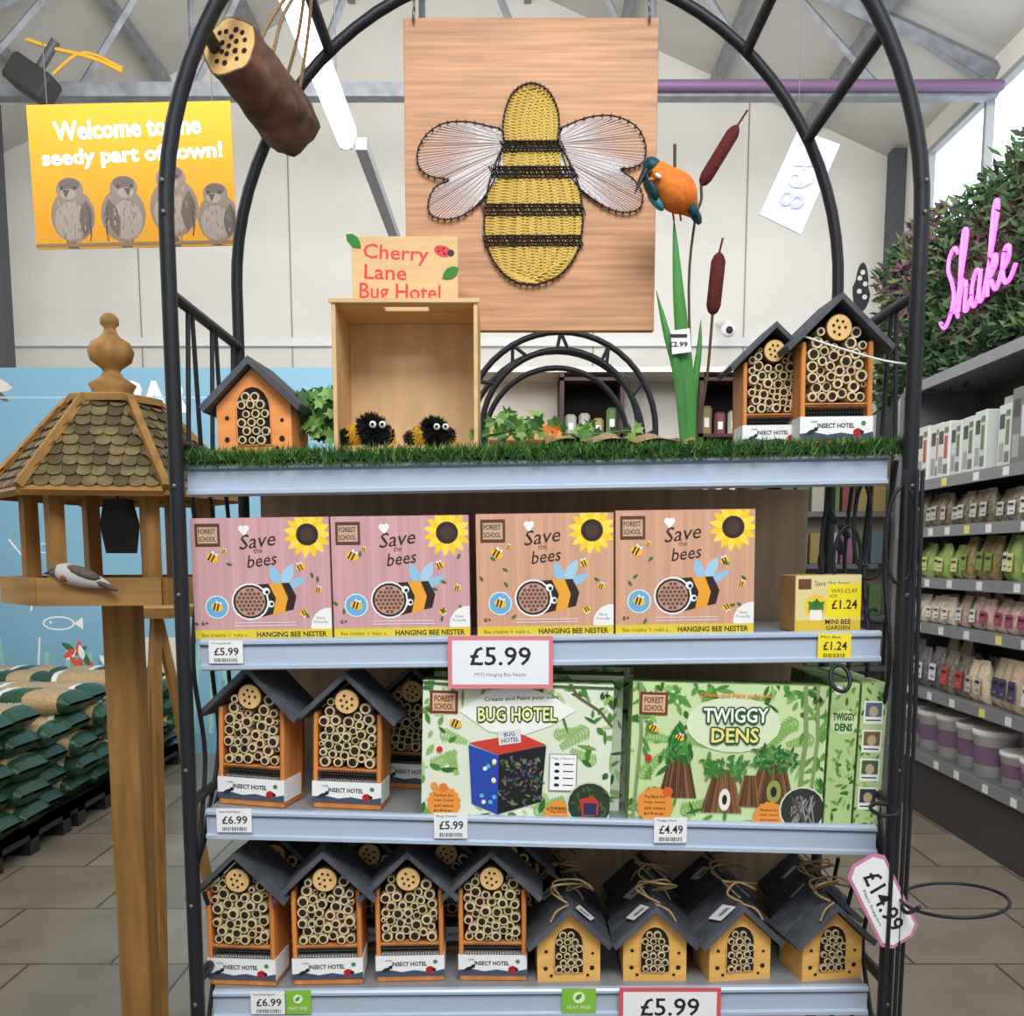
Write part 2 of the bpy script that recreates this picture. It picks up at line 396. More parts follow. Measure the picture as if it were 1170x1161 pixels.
b.cyl((q.x,1.5015,q.z-.033),(q.x+.002,1.5015,SZ(0,q.x)+.01),.002,blk,6)
b.done('metal_butterfly_stake')

# grass mat
b=B(); gl=M('turf_base',(44,80,34),.9,var=.3,scale=60)
xa,xb2=-.485,.56
n=20
for k in range(n):
    x0=xa+(xb2-xa)*k/n; x1=xa+(xb2-xa)*(k+1)/n; z=SZ(0,(x0+x1)/2)+.004
    b.box(x0,x1,1.445,1.755,z,z+.009,gl)
gm=[M('turf_blade_a',(72,122,50),.6),M('turf_blade_b',(104,150,70),.6),M('turf_blade_c',(48,92,38),.6)]
for k in range(16000):
    x=R(xa,xb2); fr=random.random()<.6
    y=1.445+(R(-.004,.02) if fr else R(0,.3)); z=SZ(0,x)+.009+(R(-.016,.003) if y<1.449 else 0)
    h=R(.009,.022); a=R(0,math.pi); w=.0012
    lean=Vector((R(-.010,.010),R(-.014,.004) if fr else R(-.008,.008),h*(R(.0,1) if fr else 1)))
    d=Vector((math.cos(a)*w,math.sin(a)*w,0)); p=Vector((x,y,z))
    b.add([p-d,p+d,p+lean*.6+d*.6,p+lean,p+lean*.6-d*.6],[(0,1,2,3,4)],gm[k%3])
b.done('artificial_grass_mat')
def GZ(x): return SZ(0,x)+.0135

# ------------------------------------------------------------ placement
def place(me,name,px,Y,i,s=1,rz=0,z=None):
    zz=GZ(XZ(px,Y,1.6)) if i==0 else SZ(i,XZ(px,Y,LP[i][0].z))
    X=XZ(px,Y,zz)
    zz=GZ(X) if i==0 else SZ(i,X)
    o=inst(me,name,(X,Y,zz),rz,tilt(i)); o.scale=(s,s,s); return o
place(BH[2],'bee_house',292,1.475,0,1.08,-.06)
place(IH[0],'insect_hotel',955,1.475,0,.98,.04); place(IH[1],'insect_hotel',883,1.51,0,.84,.02)
place(IH[0],'insect_hotel',287,1.49,2,1.0,-.2); place(IH[2],'insect_hotel',396,1.485,2,.98,-.08); place(IH[1],'insect_hotel',470,1.63,2,.97,-.12)
place(IH[1],'insect_hotel',277,1.48,3,1.0,-.10); place(IH[0],'insect_hotel',375,1.48,3,1.0,.03); place(IH[2],'insect_hotel',469,1.49,3,.98,.03); place(IH[1],'insect_hotel',563,1.49,3,.98,-.04)
for px in (318,425,512,580): place(IH[2],'insect_hotel',px,1.61,3,1.0,.0)
for j,(px,rz) in enumerate(((650,.03),(748,-.02),(845,.12),(950,.16))):
    for k in range(3):
        place(BH[(0,1,3)[(j+k)%3]],'bee_house',px+(-5*k if j<2 else -13*k),1.487+.097*k,3,.97,rz+.02*k if j<2 else rz*(1-.3*k))
b=B(); b.tube(cr([W(915,383,1.47),W(960,398,1.462),W(1010,412,1.455),W(1052,418,1.425)],6),.0016,M('clear_cable_tie',(225,225,225),.3),6); b.done('cable_tie')

# ------------------------------------------------------------ product boxes
def pbox(rect,Y,i,dep):
    x0,y0,x1,y1=rect; zc=LP[i][0].z; w=(x1-x0)/F*DW(Y,zc+.08); X=XZ((x0+x1)/2,Y,zc+.03)-w/2; h=W(x0,y0,Y).z-W(x0,y1,Y).z
    return X,SZ(i,X+w/2),w,h
def nester(rect,base,side,dep=.085,Y=1.466):
    X,Z,w,h=pbox(rect,Y,1,dep); b=B()
    b.bbox(0,w,0,dep,0,h,M(side[0],side[1],.6),.0012)
    p=Panel(b,0,0,160,142,.0006,w-.0006,.0006,h-.0006,0)
    bm=M(base[0],base[1],.38,var=.10,scale=10,st=(14,1,.3)); p.rect(0,0,160,142,bm,0)
    bl=flat(45,32,28); yl=flat(250,205,40)
    for k in range(15): p.leaf(135+9*math.cos(k*.419),20+9*math.sin(k*.419),19,8,k*.419,yl if k%2 else flat(252,222,70))
    p.circ(135,20,13,flat(50,34,30)); p.circ(135,20,8,flat(70,50,40))
    p.rect(5,6,34,33,flat(96,58,38)); p.rect(8,10,31,29,flat(200,170,140)); p.text('FOREST',19,15,20,6,bl,bold=.02); p.text('SCHOOL',19,24,20,6,bl,bold=.02)
    p.circ(59,12,3.5,white); p.circ(64.5,12,3.5,white); p.poly([(55.8,13.5),(67.7,13.5),(61.7,21)],white)
    p.text('Save',78,26,42,17,bl,rot=-.12,bold=.004,sh=.3); p.text('the',77,38,10,6,bl,rot=-.1); p.text('bees',82,49,34,15,bl,rot=-.12,bold=.006,sh=.25)
    p.leaf(100,80,26,12,-1.9,flat(150,195,225)); p.leaf(104,80,30,13,-1.1,flat(165,205,230)); p.leaf(106,84,30,10,-.5,flat(150,195,225))
    p.poly([(70,78),(112,76),(120,92),(116,108),(78,117)],flat(240,165,50))
    p.poly([(70,78),(88,77),(96,94),(92,113),(76,117)],bl); p.poly([(103,76.5),(112,76),(120,92),(116,108),(106,110),(110,94)],bl)
    p.circ(66,98,22,white); p.circ(66,98,20,bl); p.circ(66,98,17.5,flat(190,150,130))
    for a in range(-3,4):
        for c_ in range(-3,4):
            x=a*5+(c_%2)*2.5; y=c_*4.6
            if x*x+y*y<15.5**2: p.circ(66+x,98+y,2.1,flat(112,74,62),n=8)
    p.circ(85,86,4.5,white,n=12); p.circ(86,87,2.2,ink,n=10); p.circ(90,101,4,white,n=12); p.circ(91,101,2,ink,n=10)
    p.bee(24,46,1.25,.5); p.bee(126,58,1.0,-.4); p.bee(146,85,.8,.3); p.bee(128,112,.9,2.6); p.bee(38,38,.6,.2)
    for k in range(16):
        u,v=R(5,152),R(40,126)
        if 40<u<122 and v<122: continue
        p.leaf(u,v,8,3.6,R(0,6),flat(70,110,50))
    p.circ(27,104,14,flat(225,235,240)); p.circ(27,104,12.5,flat(110,175,215)); p.bee(27,104,1.2,.3)
    p.circ(158,128,22,white); p.text('New\nFriendly',148,121,16,9,flat(90,90,80))
    p.rect(0,131,160,142,flat(226,202,58)); p.text("Bee creative 'n' make a...",36,137,56,5,bl); p.text('HANGING BEE NESTER',113,137,82,6.5,bl,bold=.03)
    p.text('6+',12,123,8,5,bl,bold=.01)
    for v in (123,126.5): p.line([(46,v),(118,v)],1.1,flat(235,220,215))
    b.done('bee_nester_craft_box',(X,Y,Z),0,tilt(1))
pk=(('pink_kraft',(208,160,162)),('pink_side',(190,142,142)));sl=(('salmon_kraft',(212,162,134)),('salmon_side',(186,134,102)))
nester((222,589,380,728),*pk); nester((381,587,538,726),*pk); nester((545,585,702,725),*sl,Y=1.462); nester((703,580,862,722),*sl,Y=1.462)
X,Z,w,h=pbox((908,655,985,720),1.475,1,.06); b=B()
b.bbox(0,w,0,.075,0,h,M('kraft_card',(190,150,96),.7,var=.08,scale=40),.001)
p=Panel(b,0,0,76,65,.0006,w-.0006,.0006,h-.0006,0)
p.rect(0,0,76,65,flat(226,212,150),0); p.rect(0,52,76,65,flat(222,190,60)); p.text('MINI BEE',50,54,30,6,ink,bold=.02); p.text('GARDEN',50,61,28,5,ink,bold=.02)
p.rect(3,4,18,16,flat(110,70,45)); p.text('Save the bees',42,9,40,6,ink)
p.circ(24,36,14,flat(240,200,60)); p.circ(24,38,9,flat(90,130,50)); p.rect(17,40,31,52,flat(240,240,230)); p.leaf(24,40,14,6,-1.5,flat(50,110,40)); p.leaf(24,40,14,6,-.8,flat(60,120,50)); p.leaf(24,40,14,6,-2.3,flat(60,120,50))
p.rect(37,10,76,50,flat(244,222,40)); p.text('WAS £2.49',56,18,30,5,ink); p.text('£1.24',57,34,30,11,ink,bold=.02); p.text('NOW',44,24,9,4,ink)
b.done('mini_bee_garden_box',(X,1.475,Z),0.04,tilt(1))
def jungle(p,U,V,n,g):
    for k in range(n):
        e=random.random()
        if e<.3: u,v=R(0,U),abs(random.gauss(0,V*.09))
        elif e<.55: u,v=abs(random.gauss(0,U*.12)),R(0,V)
        elif e<.8: u,v=U-abs(random.gauss(0,U*.08)),R(0,V)
        else: u,v=R(0,U),V-abs(random.gauss(0,V*.08))
        p.leaf(u,v,R(8,24),R(3,7),R(0,6.3),random.choice(g))
GA=[flat(110,160,70),flat(70,132,48),flat(146,186,104),flat(50,104,38),flat(176,206,140)]
GB=[flat(106,164,72),flat(72,140,52),flat(146,190,104),flat(48,110,40),flat(92,150,60)]
def fern(p,u,v,l,a,mat):
    for k in range(9):
        t=k/9; x=u+l*t*math.cos(a); y=v+l*t*math.sin(a)
        for s_ in (-1,1): p.leaf(x,y,l*.35*(1-t*.7),l*.09,a+s_*.9,mat)
    p.line([(u,v),(u+l*math.cos(a),v+l*math.sin(a))],1,mat)
def burst(p,u,v,r):
    p.poly([(u+r*(1 if k%2 else .9)*math.cos(k*.196),v+r*(1 if k%2 else .9)*math.sin(k*.196)) for k in range(32)],flat(236,150,60))
    for k in range(4): p.text(['Perfect for','bugs, insects','and nature','play'][k],u,v-r*.45+k*r*.3,r*1.1,r*.17,flat(90,45,20),bold=.02)
def logo(p):
    p.rect(8,11,40,37,flat(120,50,36)); p.rect(11,14,37,34,flat(214,180,140)); p.text('FOREST',24,20,22,7,flat(120,40,30),bold=.03); p.text('SCHOOL',24,29,22,7,flat(120,40,30),bold=.03)
grn=M('green_card_side',(86,134,54),.6,col2=(176,200,140),scale=60)
dg_=flat(24,84,44)
def bugbox(rect,Y,art=True,dep=.05,dx=0):
    X,Z,w,h=pbox(rect,Y,2,dep); b=B(); b.bbox(0,w,0,dep,0,h,grn,.001)
    p=Panel(b,0,0,217,157,.0006,w-.0006,.0006,h-.0006,0); p.rect(0,0,217,157,flat(226,234,210),0)
    for q in ((20,60,34,.3),(10,100,36,-.6),(200,90,34,3.6),(150,60,30,-.3),(190,50,40,2.5),(30,80,30,1.2),(60,140,40,-.2),(130,150,40,-.5)): fern(p,*q,flat(150,190,112))
    jungle(p,217,157,110,GA)
    if art:
        p.line([(168,0),(176,14),(202,30),(217,48)],3,flat(110,90,60))
        p.line([(0,2),(60,6),(140,3),(217,4)],3,flat(70,100,50))
        p.leaf(42,34,132,56,-.03,flat(246,247,238)); logo(p)
        p.text('Create and Paint your own',112,18,84,6,flat(40,90,40),bold=.02,rot=-.06)
        p.title('BUG HOTEL',108,36,90,16,flat(246,240,170),dg_,1.6,-.03)
        p.poly([(53,72),(88,84),(88,152),(58,140)],flat(40,72,170)); p.poly([(53,70),(112,58),(142,70),(88,83)],flat(206,62,44)); p.poly([(88,83),(142,71),(138,136),(88,152)],flat(24,24,30))
        for k in range(110):
            u=R(91,137);v=R(86,140)
            if v>150-(u-88)*.3: continue
            p.leaf(u,v,R(3,8),2.4,R(0,6),random.choice([flat(70,110,60),flat(90,70,50),flat(60,90,110),flat(120,130,90),flat(110,70,110)]))
        for k in range(10): p.circ(R(60,84),R(88,138),2.6,random.choice([flat(230,60,50),flat(240,200,50),flat(90,190,200),flat(240,240,240)]),n=8)
        p.poly([(86,56),(112,52),(113,68),(88,72)],flat(225,225,225)); p.text('BUG\nHOTEL',100,62,20,12,flat(60,60,120),rot=-.15,bold=.02)
        p.rect(146,80,178,123,flat(120,130,110)); p.rect(147,81,177,122,flat(252,252,250)); p.text('Make a Home to',162,85,26,3,ink)
        for k in range(4): p.circ(155,92+k*8,3.2,ink,None,2,n=10); p.line([(162,92+k*8),(174,92+k*8)],1.3,ink)
        burst(p,26,140,20); burst(p,158,150,17); p.circ(194,138,27,flat(200,215,180)); p.circ(194,138,25,flat(44,56,40))
        for k in range(24): p.leaf(194+R(-17,17),138+R(-17,17),7,3,R(0,6),flat(70,100,50))
        p.poly([(182,132),(198,128),(204,134),(204,150),(186,152)],flat(200,60,45)); p.rect(187,136,202,150,flat(40,50,90))
        p.text('6+',207,12,11,9,ink,bold=.03); p.text('BUG FRIENDLY',158,144,26,4,ink)
        p.bee(38,48,1.2,.4); p.circ(20,78,3.5,flat(210,40,40)); p.circ(25,122,5,flat(230,120,40)); p.leaf(10,118,10,8,.4,flat(240,150,60))
    return b.done('bug_hotel_craft_box',(X,Y,Z),0,tilt(2))
def twigbox(rect,Y,art=True,dep=.05):
    X,Z,w,h=pbox(rect,Y,2,dep); b=B(); b.bbox(0,w,0,dep,0,h,grn,.001)
    p=Panel(b,0,0,223,162,.0006,w-.0006,.0006,h-.0006,0); p.rect(0,0,223,162,flat(204,224,168),0)
    for q in ((15,60,34,.2),(10,110,40,-.8),(210,60,34,2.9),(190,40,40,2.6),(150,140,30,-.3),(60,150,40,-.4),(60,60,30,.4),(150,70,40,-.6)): fern(p,*q,flat(134,182,92))
    jungle(p,223,162,160,GB)
    if art:
        for tx,s_ in ((196,1),(210,.8),(8,.8)): p.line([(tx,0),(tx+4*s_,60),(tx-3,162)],5*s_,flat(130,154,98))
        p.circ(116,46,54,flat(224,236,200),None,32); logo(p)
        br=[flat(110,72,46),flat(140,98,64),flat(84,54,36)]
        def den(u,v,wd,hh,door=None):
            for k in range(int(wd*.8)):
                t=(k/(wd*.8)-.5); p.line([(u+t*wd*.5,v-hh),(u+t*wd*1.1+R(-1,1),v)],2.0,random.choice(br))
            if door: p.circ(u+2,v-hh*.3,wd*.16,door,None,hh*.26); p.circ(u+2,v-hh*.3,wd*.07,ink,None,hh*.12)
        den(56,132,40,50); 
        for k in range(110): 
            t=R(0,1); p.leaf(54+R(-1,1)*(22*t),42+t*42,R(9,15),3.4,1.5+R(-.5,.5),random.choice([flat(50,130,50),flat(70,150,60),flat(40,100,44)]))
        den(108,148,42,50,flat(240,236,225)); den(164,138,52,52,flat(150,160,80)); den(138,140,24,36)
        for k in range(80): p.leaf(R(86,130),R(84,106),R(7,11),3.4,R(0,6),random.choice([flat(60,120,50),flat(90,150,70),flat(60,130,50)]))
        for k in range(90): p.leaf(R(142,186),R(74,96),R(7,11),3.4,R(0,6),random.choice([flat(60,120,50),flat(90,150,70),flat(40,100,44)]))
        p.text('Create and Paint your own',118,13,84,6,flat(230,130,30),bold=.03)
        p.title('TWIGGY',118,35,74,17,flat(250,250,240),dg_,1.8,-.02); p.title('DENS',118,58,54,17,flat(244,230,130),dg_,1.8,-.02)
        burst(p,30,141,22); burst(p,162,152,19); p.circ(200,142,27,flat(210,225,190)); p.circ(200,142,25,flat(50,52,50))
        for k in range(30): p.line([(R(185,215),R(125,140)),(R(185,215),R(145,160))],1.4,random.choice([flat(150,150,150),flat(90,80,70)]))
        p.circ(44,125,6,flat(220,100,40)); p.circ(20,86,4,flat(210,40,40)); p.text('6+',210,15,11,9,ink,bold=.03); p.bee(55,62,.9,.4); p.bee(25,52,1,.4)
    return b.done('twiggy_dens_craft_box',(X,Y,Z),0,tilt(2))
bugbox((480,768,697,925),1.466); bugbox((493,764,708,921),1.52,False); bugbox((503,763,719,920),1.575,False,.04)
twigbox((717,773,940,934),1.466)
def slim(rect,Y,kind):
    X,Z,w,h=pbox(rect,Y,2,.2); b=B(); b.bbox(0,w,0,.22,0,h,grn,.001); p=Panel(b,0,0,34,162,.0006,w-.0006,.0006,h-.0006,0)
    p.rect(0,0,34,162,flat(180,206,140),0)
    for k in range(60): p.leaf(R(0,34),R(0,162),R(6,14),4,R(0,6),random.choice(GB))
    if kind: p.circ(17,44,17,flat(206,224,172),None,14); p.text('TWIGGY',17,38,28,9,flat(28,92,50),bold=.05); p.text('DENS',17,50,22,9,flat(28,92,50),bold=.05); p.circ(8,8,5,flat(250,250,245))
    else:
        for k in range(4):
            p.rect(4,20+k*33,30,46+k*33,flat(240,240,232)); p.rect(6,22+k*33,28,38+k*33,(flat(90,110,130),flat(120,96,70),flat(70,100,60),flat(60,60,66))[k]); p.circ(17,32+k*33,6,flat(190,170,130)); p.line([(7,42+k*33),(27,42+k*33)],1.5,ink)
    b.done('twiggy_dens_craft_box',(X,Y,Z),0,tilt(2))
slim((942,776,974,938),1.470,True); slim((976,778,1006,940),1.474,False)

# ------------------------------------------------------------ price labels
def card(name,rect,Y,design,base=(240,240,240),edge=None,par=None):
    x0,y0,x1,y1=rect; a=W(x0,y1,Y); c=W(x1,y0,Y); w=c.x-a.x; h=c.z-a.z; b=B()
    b.box(0,w,0,.0012,0,h,flat(*(edge or base))); p=Panel(b,0,0,100,100*h/w,0.0,w,0,h,0); H=100*h/w
    if edge: p.rect(4,4,96,H-4,flat(*base))
    design(p,H); return b.done(name,(a.x,Y,a.z))
def pd(price,top=''):
    def f(p,H):
        p.text(top or 'Insect Hotel',38,H*.13,60,H*.1,ink); p.text(price,52,H*.48,72,H*.34,ink,bold=.015)
        x=16
        while x<84: wv=R(1,3); p.rect(x,H*.78,x+wv,H*.94,ink); x+=wv+R(1.5,3)
    return f
def big(price,sub):
    def f(p,H): p.text(price,50,H*.38,58,H*.36,ink,bold=.012); p.text(sub,50,H*.74,50,H*.09,flat(90,70,80))
    return f
YL=1.4515
for r,pr,t in (((239,732,277,758),'£5.99','MYO Hanging Bee Nest'),((248,924,287,951),'£6.99','Insect Hotel Natural'),((496,929,534,958),'£5.99','Bug Hotel'),((747,934,785,963),'£4.49','Twiggy Dens'),((287,1133,326,1159),'£6.99','Insect Hotel Natural')):
    card('price_label',r,YL,pd(pr,t))
card('price_label',(934,724,973,753),YL,pd('£1.24','Mini Bee'),base=(246,226,50))
def eco(p,H): p.circ(50,H*.35,18,flat(230,245,200)); p.leaf(40,H*.45,26,14,-.8,flat(80,150,40)); p.text('PEAT FREE',50,H*.75,70,H*.12,white)
card('eco_label',(326,1132,355,1159),YL,eco,base=(130,190,60)); card('eco_label',(642,1130,681,1158),YL,eco,base=(130,190,60))
card('price_sign',(512,727,632,787),1.445,big('£5.99','MYO Hanging Bee Nester'),base=(238,238,244),edge=(224,130,132))
card('price_sign',(707,1129,824,1186),1.445,big('£5.99','Small Bee House'),edge=(214,90,100))
b=B(); w,h=.142,.062
oc=[(-w/2+.012,-h/2),(w/2-.012,-h/2),(w/2,-h/2+.014),(w/2,h/2-.014),(w/2-.012,h/2),(-w/2+.012,h/2),(-w/2,h/2-.014),(-w/2,-h/2+.014)]
b.prism(oc,0,.0015,flat(205,130,165)); b.prism([(x*.93,z*.86) for x,z in oc],-.0006,0,white)
p=Panel(b,0,0,142,62,-w/2,w/2,-h/2,h/2,-.0008); p.text('£14.99',71,30,96,26,ink,bold=.012); p.text('Plant Support',71,50,60,5,ink)
q=W(1009,1030,1.372); b.done('price_tag_sign',(q.x,1.372,q.z),0.15,math.radians(62))

# ------------------------------------------------------------ bee string-art board
Y=1.6; a=W(465,378,Y); c=W(753,20,Y); w=c.x-a.x; h=c.z-a.z; b=B()
bw=M('bee_board_veneer',(196,144,104),.5,var=.24,scale=9,st=(.7,1,16),detail=7)
b.bbox(0,w,0,.014,0,h,bw,.001)
p=Panel(b,465,20,753,378,0,w,0,h,0)
def P3(u,v,y): x,z=p.pt(u,v); return (x,y,z)
ys=M('yellow_thread',(236,208,116),.8); ws=M('white_thread',(232,226,226),.8); bt=M('black_thread',(40,30,28),.8); nail=M('nail_steel',(60,46,40),.4,.6)
body=[(609,95),(628,103),(639,124),(641,145),(640,160),(650,178),(662,205),(668,235),(668,262),(661,290),(642,314),(612,325),(585,318),(565,295),(556,265),(557,235),(561,210),(569,185),(578,163),(577,148),(580,125),(590,104)]
bs=[(v.x,v.y) for v in cr([(x,y,0) for x,y in body],4,True)]
LW=[(578,152),(560,143),(535,138),(510,140),(490,153),(480,172),(482,190),(495,200),(515,204),(500,212),(492,228),(494,243),(510,249),(530,245),(550,230),(563,212),(570,195)]
RW=[(640,152),(655,140),(680,132),(705,132),(728,143),(739,162),(738,182),(725,190),(712,192),(728,205),(737,222),(733,237),(715,241),(695,235),(675,222),(662,210),(650,190)]
def span(v):
    xs=[]
    for i in range(len(bs)):
        (x0,y0),(x1,y1)=bs[i-1],bs[i]
        if (y0-v)*(y1-v)<=0 and y0!=y1: xs.append(x0+(x1-x0)*(v-y0)/(y1-y0))
    return (min(xs),max(xs)) if xs else None
p.poly(bs,M('yellow_thread_under',(184,144,74),.9),0,False)
v=97
k=0
while v<322:
    dv=(22 if k%2 else -6)
    v2=min(max(v+dv,96.5),323.5)
    s0=span(v); s1=span(v2)
    if s0 and s1: b.tube([P3(s0[0],v,-.004),P3(s1[1],v2,-.0045)],.0009,ys,4)
    if k%2==0:
        s1=span(min(v+40,323))
        if s0 and s1 and v<290: b.tube([P3(s0[1],v,-.0048),P3(s1[0]*.7+s1[1]*.3,min(v+40,323),-.0048)],.0007,ys,4)
    v+=1.7;k+=1
for v0,v1 in ((160,171),(189,201),(232,244),(268,279)):
    for k in range(46):
        s0=span((v0+v1)/2); t=k/45; x0=s0[0]-2+(s0[1]-s0[0]+4)*t
        b.tube([P3(x0-R(1,4),v0+R(-1,1),-.006),P3(x0+R(1,4),v1+R(-1,1),-.006)],.0009,bt,4)
    for vv in (v0,v1,v0*.7+v1*.3,v0*.3+v1*.7): s0=span(vv); b.tube([P3(s0[0],vv,-.006),P3(s0[1],vv,-.006)],.0012,bt,4)
    for k in range(14):
        s0=span(v0); x=s0[0]+(s0[1]-s0[0])*k/13
        for vv in (v0,v1): b.cyl(P3(x,vv,-.010),P3(x,vv,0),.0015,nail,6)
for wing,roots in ((LW,[(577,152+k*1.6) for k in range(28)]),(RW,[(643,152+k*1.6) for k in range(28)])):
    ws_=[(q.x,q.y) for q in cr([(x,y,0) for x,y in wing],5,True)]
    n=len(ws_); N=80
    for k in range(N):
        o=ws_[int(n*.04+n*.88*k/N)%n]; r_=roots[int(27*k/N)]
        b.tube([P3(o[0],o[1],-.005),P3(r_[0],r_[1],-.005)],.00072,ws,4)
    b.tube([P3(x,y,-.006) for x,y in ws_],.0011,bt,5,True)
    for i in range(0,n,2): b.cyl(P3(ws_[i][0],ws_[i][1],-.010),P3(ws_[i][0],ws_[i][1],0),.0015,nail,6)
b.tube([P3(x,y,-.0065) for x,y in bs],.0014,bt,5,True)
for i in range(0,len(bs),1): b.cyl(P3(bs[i][0],bs[i][1],-.010),P3(bs[i][0],bs[i][1],0),.0017,nail,6)
for u in (477,742):
    x,z=p.pt(u,26); b.tube(cr([(x,-.004,z),(x,-.006,z+.012),(x,.004,z+.02),(x,.006,z+.035),(x,0,zb-a.z)],5),.0022,M('hook_steel',(120,115,110),.35,.8),6)
b.done('bee_string_art_board',(a.x,Y,a.z))

# ------------------------------------------------------------ hanging log
b=B(); bark=M('bark',(110,82,66),.95,var=.55,scale=26,st=(1,1,1),bump=1.0)
p0=W(262,53,1.465); p1=W(334,146,1.64); ax=(p1-p0).normalized(); u=ax.orthogonal().normalized(); wv=ax.cross(u)
N=28;vs=[];rings=12
for i in range(rings):
    t=i/(rings-1)
    for k in range(N):
        an=2*math.pi*k/N; r=(.0405+.004*t)*(1+.05*math.sin(an*5+t*3)+R(-.035,.035)); vs.append(p0.lerp(p1,t)+(u*math.cos(an)+wv*math.sin(an))*r)
b.add(vs,[(i*N+k,i*N+(k+1)%N,(i+1)*N+(k+1)%N,(i+1)*N+k) for i in range(rings-1) for k in range(N)],bark,True)
b.add([vs[(rings-1)*N+k] for k in range(N)],[tuple(range(N))],bark)
b.add([p0+(v-p0)*.95-ax*.0006 for v in vs[:N]],[tuple(range(N))],logend)
b.add([v for v in vs[:N]],[tuple(range(N))],bark)
for rr,cnt in ((0,1),(.012,6),(.024,11)):
    for k in range(cnt):
        an=2*math.pi*k/cnt+rr*30+R(-.15,.15); cc=p0+(u*math.cos(an)+wv*math.sin(an))*rr*R(.92,1.08)-ax*.0012; hr=R(.003,.0042)
        b.add([cc+(u*math.cos(t)+wv*math.sin(t))*hr for t in [2*math.pi*j/10 for j in range(10)]],[tuple(range(10))],bamin)
ropt=Vector((XC-xb,1.56,zb))
for t,off in ((.4,-.004),(.85,.004)):
    c_=p0.lerp(p1,t)
    b.tube(cr([c_+Vector((0,0,.040)),c_.lerp(ropt,.5)+Vector((off*2,0,.02)),ropt+Vector((off,0,0))],5),.0026,jute,6)
    b.tube(cr([c_+Vector((.024,0,.034)),c_.lerp(ropt,.5)+Vector((off*2+.014,0,.02)),ropt+Vector((off+.01,0,0))],5),.0026,jute,6)
b.tube(circle3(ropt+Vector((0,0,.0)),.013,.013),.003,jute,6,True)
b.done('hanging_log_bee_nester')

# ------------------------------------------------------------ crate, sign, pompom bees
ply=M('birch_ply',(220,182,130),.6,var=.1,scale=12,st=(.6,3,4)); plye=M('ply_inside',(216,180,132),.6,var=.1,scale=12,st=(3,3,.6))
Y=1.475; z0=GZ(-.15); xl=XZ(380,Y,1.75); xr=XZ(546,Y,1.75); zt=W(460,342,Y).z; b=B(); t=.006; D=.13
b.bbox(xl,xl+t,Y,Y+D,z0,zt,ply,.0008); b.bbox(xr-t,xr,Y,Y+D,z0,zt,ply,.0008)
b.bbox(xl+t,xr-t,Y,Y+D,z0,z0+t,ply,.0008); b.bbox(xl+t,xr-t,Y+D-t,Y+D,z0+t,zt-t,plye,.0008)
xm=(xl+xr)/2
b.bbox(xl+t,xm-.032,Y,Y+D,zt-t,zt,ply,.0008); b.bbox(xm+.032,xr-t,Y,Y+D,zt-t,zt,ply,.0008); b.bbox(xm-.032,xm+.032,Y,Y+.02,zt-t,zt,ply,.0008); b.bbox(xm-.032,xm+.032,Y+.045,Y+D,zt-t,zt,ply,.0008)
b.bbox(xl-.003,xr+.003,Y-.003,Y,zt-.005,zt+.001,ply,.0004)
b.done('open_wooden_crate')
Y=1.525; a=W(403,352,Y); c=W(523,270,Y); z=zt; b=B(); w=c.x-a.x; h=c.z-z
b.bbox(0,w,0,.005,0,h,M('sign_ply',(222,184,130),.6,var=.08,scale=20,st=(.5,1,4)),.0005)
p=Panel(b,403,270,523,270+82*h/(c.z-a.z),0,w,0,h,0)
red=flat(226,58,62)
p.text('Cherry',453,291,74,22,red,rot=.06,bold=.01); p.text('Lane',441,311,48,17,red,rot=.04,bold=.01); p.text('Bug Hotel',457,336,92,24,red,rot=.03,bold=.01)
p.circ(506,287,10,red,None,6.5,.3); p.circ(515,289,4,ink); p.line([(500,282),(510,291)],1,ink)
for q in ((501,287),(507,284),(508,290)): p.circ(q[0],q[1],1.5,ink)
lf=M('felt_leaf',(60,130,60),.9)
for u,v,an,l in ((397,268,.7,22),(524,306,2.6,22)):
    x,z_=p.pt(u,v); cs,sn=math.cos(-an),math.sin(-an); k=w/120
    b.add([(x+(X_*l*cs-Y_*12*sn)*k,-.002,z_+(X_*l*sn+Y_*12*cs)*k) for X_,Y_ in ((0,0),(.25,.42),(.55,.5),(.8,.3),(1,0),(.8,-.3),(.55,-.5),(.25,-.42))],[tuple(range(8))],lf)
b.done('hand_painted_sign',(a.x,Y,z))
wool=M('black_wool',(22,20,20),.95); yw=M('yellow_wool',(226,180,60),.95)
for px,s_ in ((424,1.25),(496,1.15)):
    b=B(); x=XZ(px,1.5,1.66); c_=Vector((x,1.50,z0+t+.024*s_))
    V_=lambda a_,b_,d_: c_+Vector((a_,b_,d_))*s_
    b.ell(c_,(.014*s_,.014*s_,.015*s_),wool); b.fuzz(c_,.018*s_,wool,900,.35); b.ell(V_(-.017,0,-.004),(.010*s_,.011*s_,.012*s_),yw); b.fuzz(V_(-.018,0,-.005),.012*s_,yw,600,.3)
    b.ell(V_(-.028,0,-.008),(.008*s_,.008*s_,.008*s_),wool); b.fuzz(V_(-.029,0,-.008),.010*s_,wool,400,.3)
    b.ell(V_(.015,-.004,-.006),(.009*s_,.01*s_,.01*s_),wool); b.fuzz(V_(.016,-.004,-.006),.012*s_,wool,500,.3)
    b.fuzz(V_(.022,-.004,-.014),.008*s_,yw,200,.3)
    for e in (-.005,.006): b.ell(V_(.010+e,-.019,.004),(.0042*s_,.003*s_,.0042*s_),white,10,6); b.ell(V_(.010+e,-.0218,.004),(.002*s_,.0012*s_,.002*s_),ink,8,5)
    b.done('pompom_bee')

